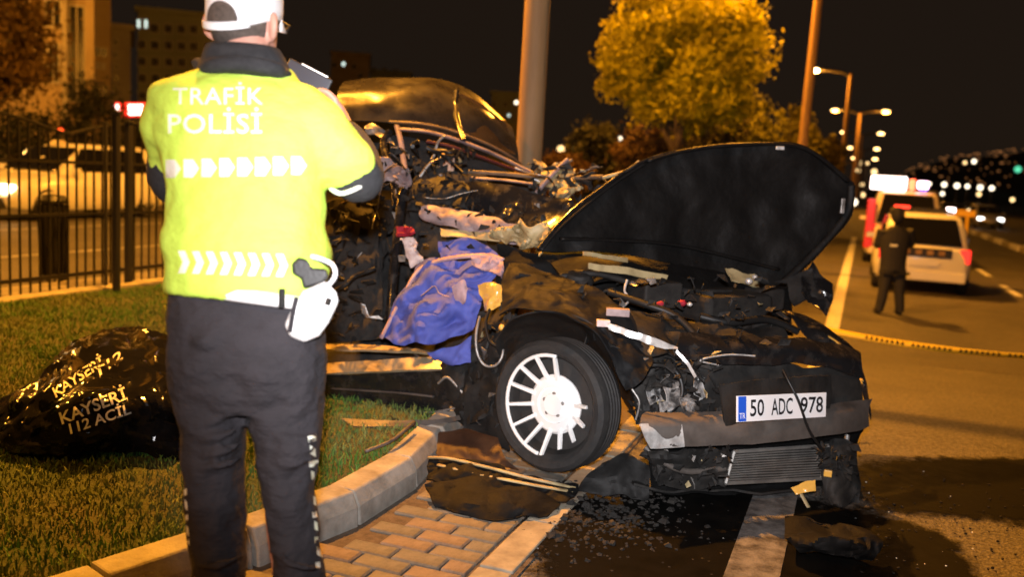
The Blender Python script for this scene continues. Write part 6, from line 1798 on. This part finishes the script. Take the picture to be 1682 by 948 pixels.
# ================================================================== LOOSE THINGS
# ---- blue cloth hanging out of the torn door opening
M['blue'] = mat('blue_cloth', (0.085, 0.115, 0.46), 0.8, col2=(0.055, 0.075, 0.32), scale=7, bump=0.35, bscale=18, bdist=0.01)
M['blue_edge'] = mat('pale_lining_cloth', (0.50, 0.34, 0.36), 0.8, col2=(0.30, 0.20, 0.24), scale=10, bump=0.3, bscale=20)
cl0 = at(700, 560, 4.75)
blue = thing('blue_cloth', cl0, 'crumpled blue cloth hanging out of the torn door opening of the wrecked car', 'cloth')
def loose(name, rows, m, parent, nu=30, nv=24, amp=0.03, freq=6, seed=1, thick=0.005, ridged=True, smooth=True):
    r = patch([[at(*p) for p in row] for row in rows], nu, nv)
    r = crumple(r, amp, freq, seed, None, ridged)
    g_ = MB(); g_.grid(r, thick)
    return g_.build(name, m, parent, smooth=smooth, angle=50)
loose('main_fold', [[(688, 436, 4.92), (740, 424, 4.84), (790, 422, 4.76), (826, 426, 4.68)], [(664, 478, 4.88), (715, 462, 4.74), (765, 460, 4.68), (806, 462, 4.66)], [(642, 520, 4.84), (695, 510, 4.66), (745, 505, 4.62), (786, 500, 4.64)], [(626, 556, 4.82), (690, 572, 4.62), (735, 562, 4.60), (776, 545, 4.62)]], M['blue'], blue, 64, 50, 0.055, 6.5, 3, 0.006)
loose('upper_fold', [[(722, 396, 4.98), (760, 394, 4.92), (800, 404, 4.84)], [(720, 412, 4.94), (762, 412, 4.88), (815, 416, 4.78)], [(722, 428, 4.90), (762, 424, 4.84), (822, 424, 4.74)]], M['blue'], blue, 30, 18, 0.036, 8, 5, 0.006)
loose('lower_fold', [[(704, 578, 4.70), (740, 570, 4.64), (772, 552, 4.62)], [(716, 588, 4.68), (745, 586, 4.62), (774, 580, 4.6)], [(730, 594, 4.68), (748, 602, 4.62), (772, 598, 4.6)]], M['blue'], blue, 20, 16, 0.025, 9, 6, 0.006)
def lining(pts, r, nm='lining_edge'):
    g_ = MB(); g_.tube(curve([at(*p) for p in pts], 24), r, 8, flat=0.5); g_.build(nm, M['blue_edge'], blue, smooth=True)
lining([(626, 556, 4.79), (645, 518, 4.80), (668, 474, 4.83), (692, 440, 4.87), (740, 424, 4.78), (800, 420, 4.68), (826, 428, 4.63)], 0.018)
lining([(692, 486, 4.66), (702, 478, 4.64), (714, 470, 4.62), (722, 482, 4.62), (738, 488, 4.60)], 0.006)
loose('lining', [[(770, 424, 4.68), (800, 420, 4.64), (828, 430, 4.6)], [(776, 440, 4.66), (802, 444, 4.62), (824, 462, 4.58)]], M['blue_edge'], blue, 18, 12, 0.045, 13, 8, 0.005)
loose('lining', [[(746, 470, 4.62), (764, 462, 4.6), (772, 474, 4.6)], [(750, 500, 4.6), (764, 498, 4.58), (768, 490, 4.58)]], M['blue_edge'], blue, 12, 10, 0.03, 13, 9, 0.005)

# ---- black plastic emergency sheet on the grass, printed in white
M['bag'] = mat('black_plastic_film', (0.006, 0.006, 0.007), 0.08, spec=0.18, bump=0.05, bscale=20, bdist=0.02, col2=(0.010, 0.010, 0.011), scale=8, rough2=0.13)
bag0 = W(-1.75, 4.45); bag0.z = vz(bag0.x, bag0.y)
bag = thing('emergency_sheet', bag0, 'crumpled black plastic emergency sheet with white lettering heaped on the lawn', 'plastic sheet')
def gp(px, py, h):
    """the place at h above the lawn that the photo shows at (px, py)"""
    d = (at(px, py, 1.0) - CAM)
    z = 0.14 + h
    t_ = (z - CAM.z) / d.z
    return CAM + d * t_
rows_px = [[(-20, 686, 0.03), (0, 660, 0.06), (60, 622, 0.07), (120, 578, 0.05), (190, 556, 0.05), (260, 566, 0.04), (330, 580, 0.03)],
           [(-20, 702, 0.04), (8, 672, 0.14), (70, 610, 0.22), (130, 566, 0.24), (195, 540, 0.24), (262, 552, 0.26), (340, 610, 0.10)],
           [(-18, 716, 0.03), (15, 690, 0.12), (85, 640, 0.24), (150, 606, 0.28), (215, 590, 0.28), (282, 596, 0.26), (345, 640, 0.12)],
           [(-16, 728, 0.02), (20, 712, 0.08), (90, 682, 0.18), (160, 655, 0.24), (225, 650, 0.24), (290, 655, 0.22), (348, 672, 0.10)],
           [(-14, 736, 0.01), (20, 732, 0.03), (95, 722, 0.08), (165, 706, 0.13), (230, 700, 0.12), (290, 704, 0.09), (340, 706, 0.04)],
           [(-14, 742, 0.0), (20, 746, 0.0), (95, 748, 0.005), (165, 744, 0.01), (230, 742, 0.01), (290, 744, 0.0), (340, 740, 0.0)]]
r = patch([[gp(*p) for p in row] for row in rows_px], 76, 52)
r0 = crumple(r, 0.062, 4.0, 91, None, True)
r0 = crumple(r0, 0.026, 10, 92, None, True)
for row in r0:
    for p in row: p.z = max(p.z, vz(p.x, p.y) + 0.006)
g = MB(); g.grid(r0, 0.003)
film = g.build('film', M['bag'], bag, smooth=True, angle=20)
g = MB(); g.grid(r0)
BB = BVHTree.FromPolygons([Vector(v) for v in g.v], g.f)
M['print'] = mat('white_print', (0.75, 0.75, 0.74), 0.5, col2=(0.30, 0.30, 0.30), scale=30, lo=0.5, hi=0.75)
def print_on(body, o, ax, ay, sz):
    vt, ft = text_mesh(body, 1.0, bold=0.018)
    xs_ = [v[0] for v in vt]; ys_ = [v[1] for v in vt]
    a, b, c_, d = min(xs_), max(xs_), min(ys_), max(ys_)
    pts_ = [(o[0] + ax[0] * (x - a) / (b - a) + ay[0] * (y_ - c_) / (d - c_), o[1] + ax[1] * (x - a) / (b - a) + ay[1] * (y_ - c_) / (d - c_)) for x, y_ in vt]
    o_ = cloth_mark('lettering', [(pts_, ft)], BB, M['print'], film, off=0.016)
print_on('KAYSERİ', (102, 698), (108, -42), (-8, -26), 1)
print_on('112 ACİL', (116, 714), (100, -34), (-5, -23), 1)
print_on('KAYSERİ', (92, 654), (80, -54), (-9, -21), 1)
print_on('112', (164, 618), (38, -28), (-4, -16), 1)

# ---- yellow barrier tape across the lane
M['tape'] = mat('yellow_barrier_tape', (0.85, 0.62, 0.04), 0.35, coat=0.2)
tp0 = at(1368, 547, 10.2); tp1 = at(1720, 588, 9.6)
tl = thing('barrier_tape', (tp1.x, tp1.y, gz(tp1.y)), 'yellow police barrier tape stretched across the lane', 'tape')
g = MB()
a_, b_ = at(1352, 541, 10.3), at(1722, 588, 9.7)
rows = [[], [], []]
for i in range(41):
    f = i / 40
    p = a_.lerp(b_, f) - AZ * (0.05 * math.sin(math.pi * f))
    tw = 0.5 * math.sin(f * 5.0 + 0.5)
    for k in range(3):
        rows[k].append(p + (AZ * math.cos(tw) + AY * math.sin(tw)) * (0.034 * (1 - k)))
g.grid(rows, 0.002); tape_o = g.build('ribbon', M['tape'], tl, smooth=True)
g = MB()
for i in range(34):
    f = 0.18 + 0.8 * i / 34
    p = a_.lerp(b_, f) - AZ * (0.05 * math.sin(math.pi * f)) + (CAM - a_).normalized() * 0.012
    if i % 9 == 0: continue
    g.box(p, (0.030, 0.002, 0.034), Matrix.Rotation(YAW, 3, 'Z'))
po = g.build('print', M['plate_ink'], tape_o); po['kind'] = 'stuff'
c = Vector((b_.x, b_.y, gz(b_.y)))
cn = thing('tape_stand', c, 'slim stand holding the end of the barrier tape at the right edge', 'post')
g = MB(); g.tube([c, c + AZ * (b_.z - c.z + 0.15)], 0.02, 8); g.build('rod', M['iron2'], cn)
g = MB(); g.lathe([(0.16, 0.0), (0.16, 0.04), (0.04, 0.07)], c, (0, 0, 1), 14); g.build('foot', M['iron2'], cn, smooth=True, angle=40)
c = Vector((a_.x, a_.y, gz(a_.y)))
cn = thing('tape_stand', c, 'slim stand holding the barrier tape behind the front of the wrecked car', 'post')
g = MB(); g.tube([c, c + AZ * (a_.z - c.z + 0.05)], 0.02, 8); g.build('rod', M['iron2'], cn)
g = MB(); g.lathe([(0.16, 0.0), (0.16, 0.04), (0.04, 0.07)], c, (0, 0, 1), 14); g.build('foot', M['iron2'], cn, smooth=True, angle=40)

# ---- debris on the ground
M['rubble'] = mat('broken_asphalt', (0.024, 0.021, 0.018), 0.9, col2=(0.010, 0.009, 0.008), scale=18, bump=0.6, bscale=60)
def G0(px, py, h=0.0):
    d = (at(px, py, 1.0) - CAM); t_ = (h - CAM.z) / d.z
    return CAM + d * t_
def ground_piece(name, rows, m, label, cat, nu=26, nv=12, amp=0.015, freq=8, seed=1, thick=0.006, part='shell', extra=()):
    r_ = patch([[G0(*p) for p in row] for row in rows], nu, nv)
    r_ = crumple(r_, amp, freq, seed, None, True)
    for row in r_:
        for p in row: p.z = max(p.z, 0.022)
    c_ = r_[len(r_) // 2][len(r_[0]) // 2].copy(); c_.z = 0.0
    t_ = thing(name, c_, label, cat)
    g_ = MB(); g_.grid(r_, thick); g_.build(part, m, t_, smooth=True, angle=45)
    return t_
bt = ground_piece('bumper_trim', [[(704, 752, 0.10), (780, 762, 0.12), (860, 782, 0.10), (948, 802, 0.06)], [(702, 768, 0.07), (780, 782, 0.09), (860, 800, 0.07), (944, 816, 0.04)], [(706, 792, 0.03), (780, 806, 0.05), (850, 820, 0.04), (930, 828, 0.03)]],
                  M['matte'], 'long torn bumper strip lying on the pavement below the front wheel', 'bumper strip', nu=44, nv=22, amp=0.035, freq=10, seed=3)
g = MB(); g.tube(curve([G0(704, 752, 0.105), G0(740, 754, 0.125), G0(800, 768, 0.125), G0(870, 786, 0.105), G0(945, 802, 0.07)], 26), 0.011, 7, flat=0.6); g.build('top_edge', M['tan'], bt, smooth=True)
g = MB(); g.tube(curve([G0(720, 764, 0.09), G0(790, 780, 0.10), G0(870, 796, 0.085), G0(940, 808, 0.06)], 26), 0.014, 7, flat=0.4); g.build('top_edge', M['tan'], bt, smooth=True)
ground_piece('plastic_liner', [[(702, 800, 0.06), (770, 790, 0.08), (840, 808, 0.08), (916, 822, 0.04)], [(704, 818, 0.05), (770, 822, 0.06), (840, 830, 0.06), (912, 838, 0.03)], [(716, 836, 0.02), (780, 852, 0.02), (840, 856, 0.02), (900, 848, 0.02)]],
             M['matte'], 'crumpled black wheel liner on the paving below the bumper strip', 'wheel liner', amp=0.035, freq=9, seed=7)
ground_piece('torn_panel', [[(704, 716, 0.12), (760, 706, 0.14), (820, 722, 0.12)], [(712, 740, 0.08), (770, 738, 0.09), (830, 750, 0.08)], [(720, 756, 0.05), (780, 758, 0.05), (850, 772, 0.04)]],
             mat('rusty_brown_panel', (0.075, 0.036, 0.018), 0.6, col2=(0.03, 0.015, 0.009), scale=6, spec=0.3), 'rust brown torn panel between the kerb and the front wheel', 'car panel', amp=0.02, freq=8, seed=11)
ground_piece('splash_guard', [[(985, 760, 0.14), (1030, 752, 0.16), (1065, 770, 0.14)], [(960, 790, 0.08), (1020, 786, 0.10), (1070, 800, 0.08)], [(950, 812, 0.02), (1020, 818, 0.03), (1070, 822, 0.02)]],
             M['dust_panel'], 'dusty grey splash guard lying right below the front wheel', 'splash guard', amp=0.035, freq=8, seed=13)
ground_piece('bumper_cover', [[(1290, 850, 0.08), (1350, 860, 0.10), (1410, 872, 0.12), (1436, 884, 0.10)], [(1296, 880, 0.10), (1350, 890, 0.12), (1412, 896, 0.12), (1444, 904, 0.10)], [(1310, 912, 0.04), (1350, 920, 0.05), (1405, 926, 0.04), (1430, 926, 0.03)]],
             M['matte'], 'black bumper cover lying on the road right of the edge line', 'bumper cover', nu=40, nv=22, amp=0.05, freq=8, seed=15)
ground_piece('trim_strip', [[(560, 690, 0.14), (640, 692, 0.16), (720, 690, 0.16), (775, 676, 0.16)], [(580, 702, 0.13), (640, 702, 0.14), (720, 698, 0.14), (778, 684, 0.14)]],
             M['beam'], 'long dark sill trim strip lying along the kerb under the car', 'trim strip', nv=5, amp=0.008, seed=17)
stick = thing('broken_stick', G0(640, 735, 0.15), 'thin broken strip leaning over the kerb edge beside the lawn', 'strip')
g = MB(); g.tube(curve([G0(600, 742, 0.17), G0(640, 726, 0.19), G0(664, 708, 0.2), G0(680, 694, 0.2)], 14), 0.009, 6); g.build('rod', M['beam'], stick, smooth=True)
# broken asphalt where the wheel dug in
rs = random.Random(5)
g = MB()
for _ in range(700):
    px, py = rs.gauss(985, 70), rs.gauss(842, 36)
    if py < 790 or py > 945: continue
    s = rs.uniform(0.003, 0.011) * (2.0 if rs.random() < 0.10 else 1.0)
    p = G0(px, py, 0.010)
    Rr = Matrix.Rotation(rs.uniform(0, 6.3), 3, 'Z') @ Matrix.Rotation(rs.uniform(-0.8, 0.8), 3, 'X')
    P = [p + Rr @ Vector((x * s * rs.uniform(0.6, 1.3), y_ * s * rs.uniform(0.6, 1.3), z * s * 0.6 + s * 0.3)) for x, y_, z in ((-1, -1, -1), (1, -1, -1), (1, 1, -1), (-1, 1, -1), (-0.6, -0.7, 1), (0.7, -0.5, 1), (0.5, 0.7, 1), (-0.6, 0.5, 1))]
    g.add(P, [(3, 2, 1, 0), (4, 5, 6, 7), (0, 1, 5, 4), (1, 2, 6, 5), (2, 3, 7, 6), (3, 0, 4, 7)])
for _ in range(350):
    px, py = rs.uniform(880, 1682), rs.uniform(770, 948)
    s = rs.uniform(0.002, 0.005)
    p = G0(px, py, 0.004)
    if p.x < -1.0 or p.y > 5.2: continue
    g.box(p + Vector((0, 0, s)), (s * 2, s * 1.5, s * 1.6), Matrix.Rotation(rs.uniform(0, 6), 3, 'Z'))
tag(g.build('rubble', M['rubble']), 'broken asphalt crumbs and grit scattered in front of the wheel', 'rubble', kind='stuff')
# glass crumbs
g = MB()
M['glassbit'] = mat('glass_crumbs', (0.7, 0.75, 0.75), 0.05, spec=1.0)
for _ in range(60):
    px, py = rs.uniform(880, 1600), rs.uniform(760, 948)
    s = rs.uniform(0.0015, 0.003); p = G0(px, py, 0.006)
    if p.x < -1.7: continue
    g.box(p + Vector((0, 0, s)), (s * 2, s * 2, s * 1.4), Matrix.Rotation(rs.uniform(0, 6), 3, 'Z') @ Matrix.Rotation(rs.uniform(-0.6, 0.6), 3, 'X'))
tag(g.build('glass_crumbs', M['glassbit']), 'tiny glass crumbs scattered on the road around the wreck', 'glass crumbs', kind='stuff')
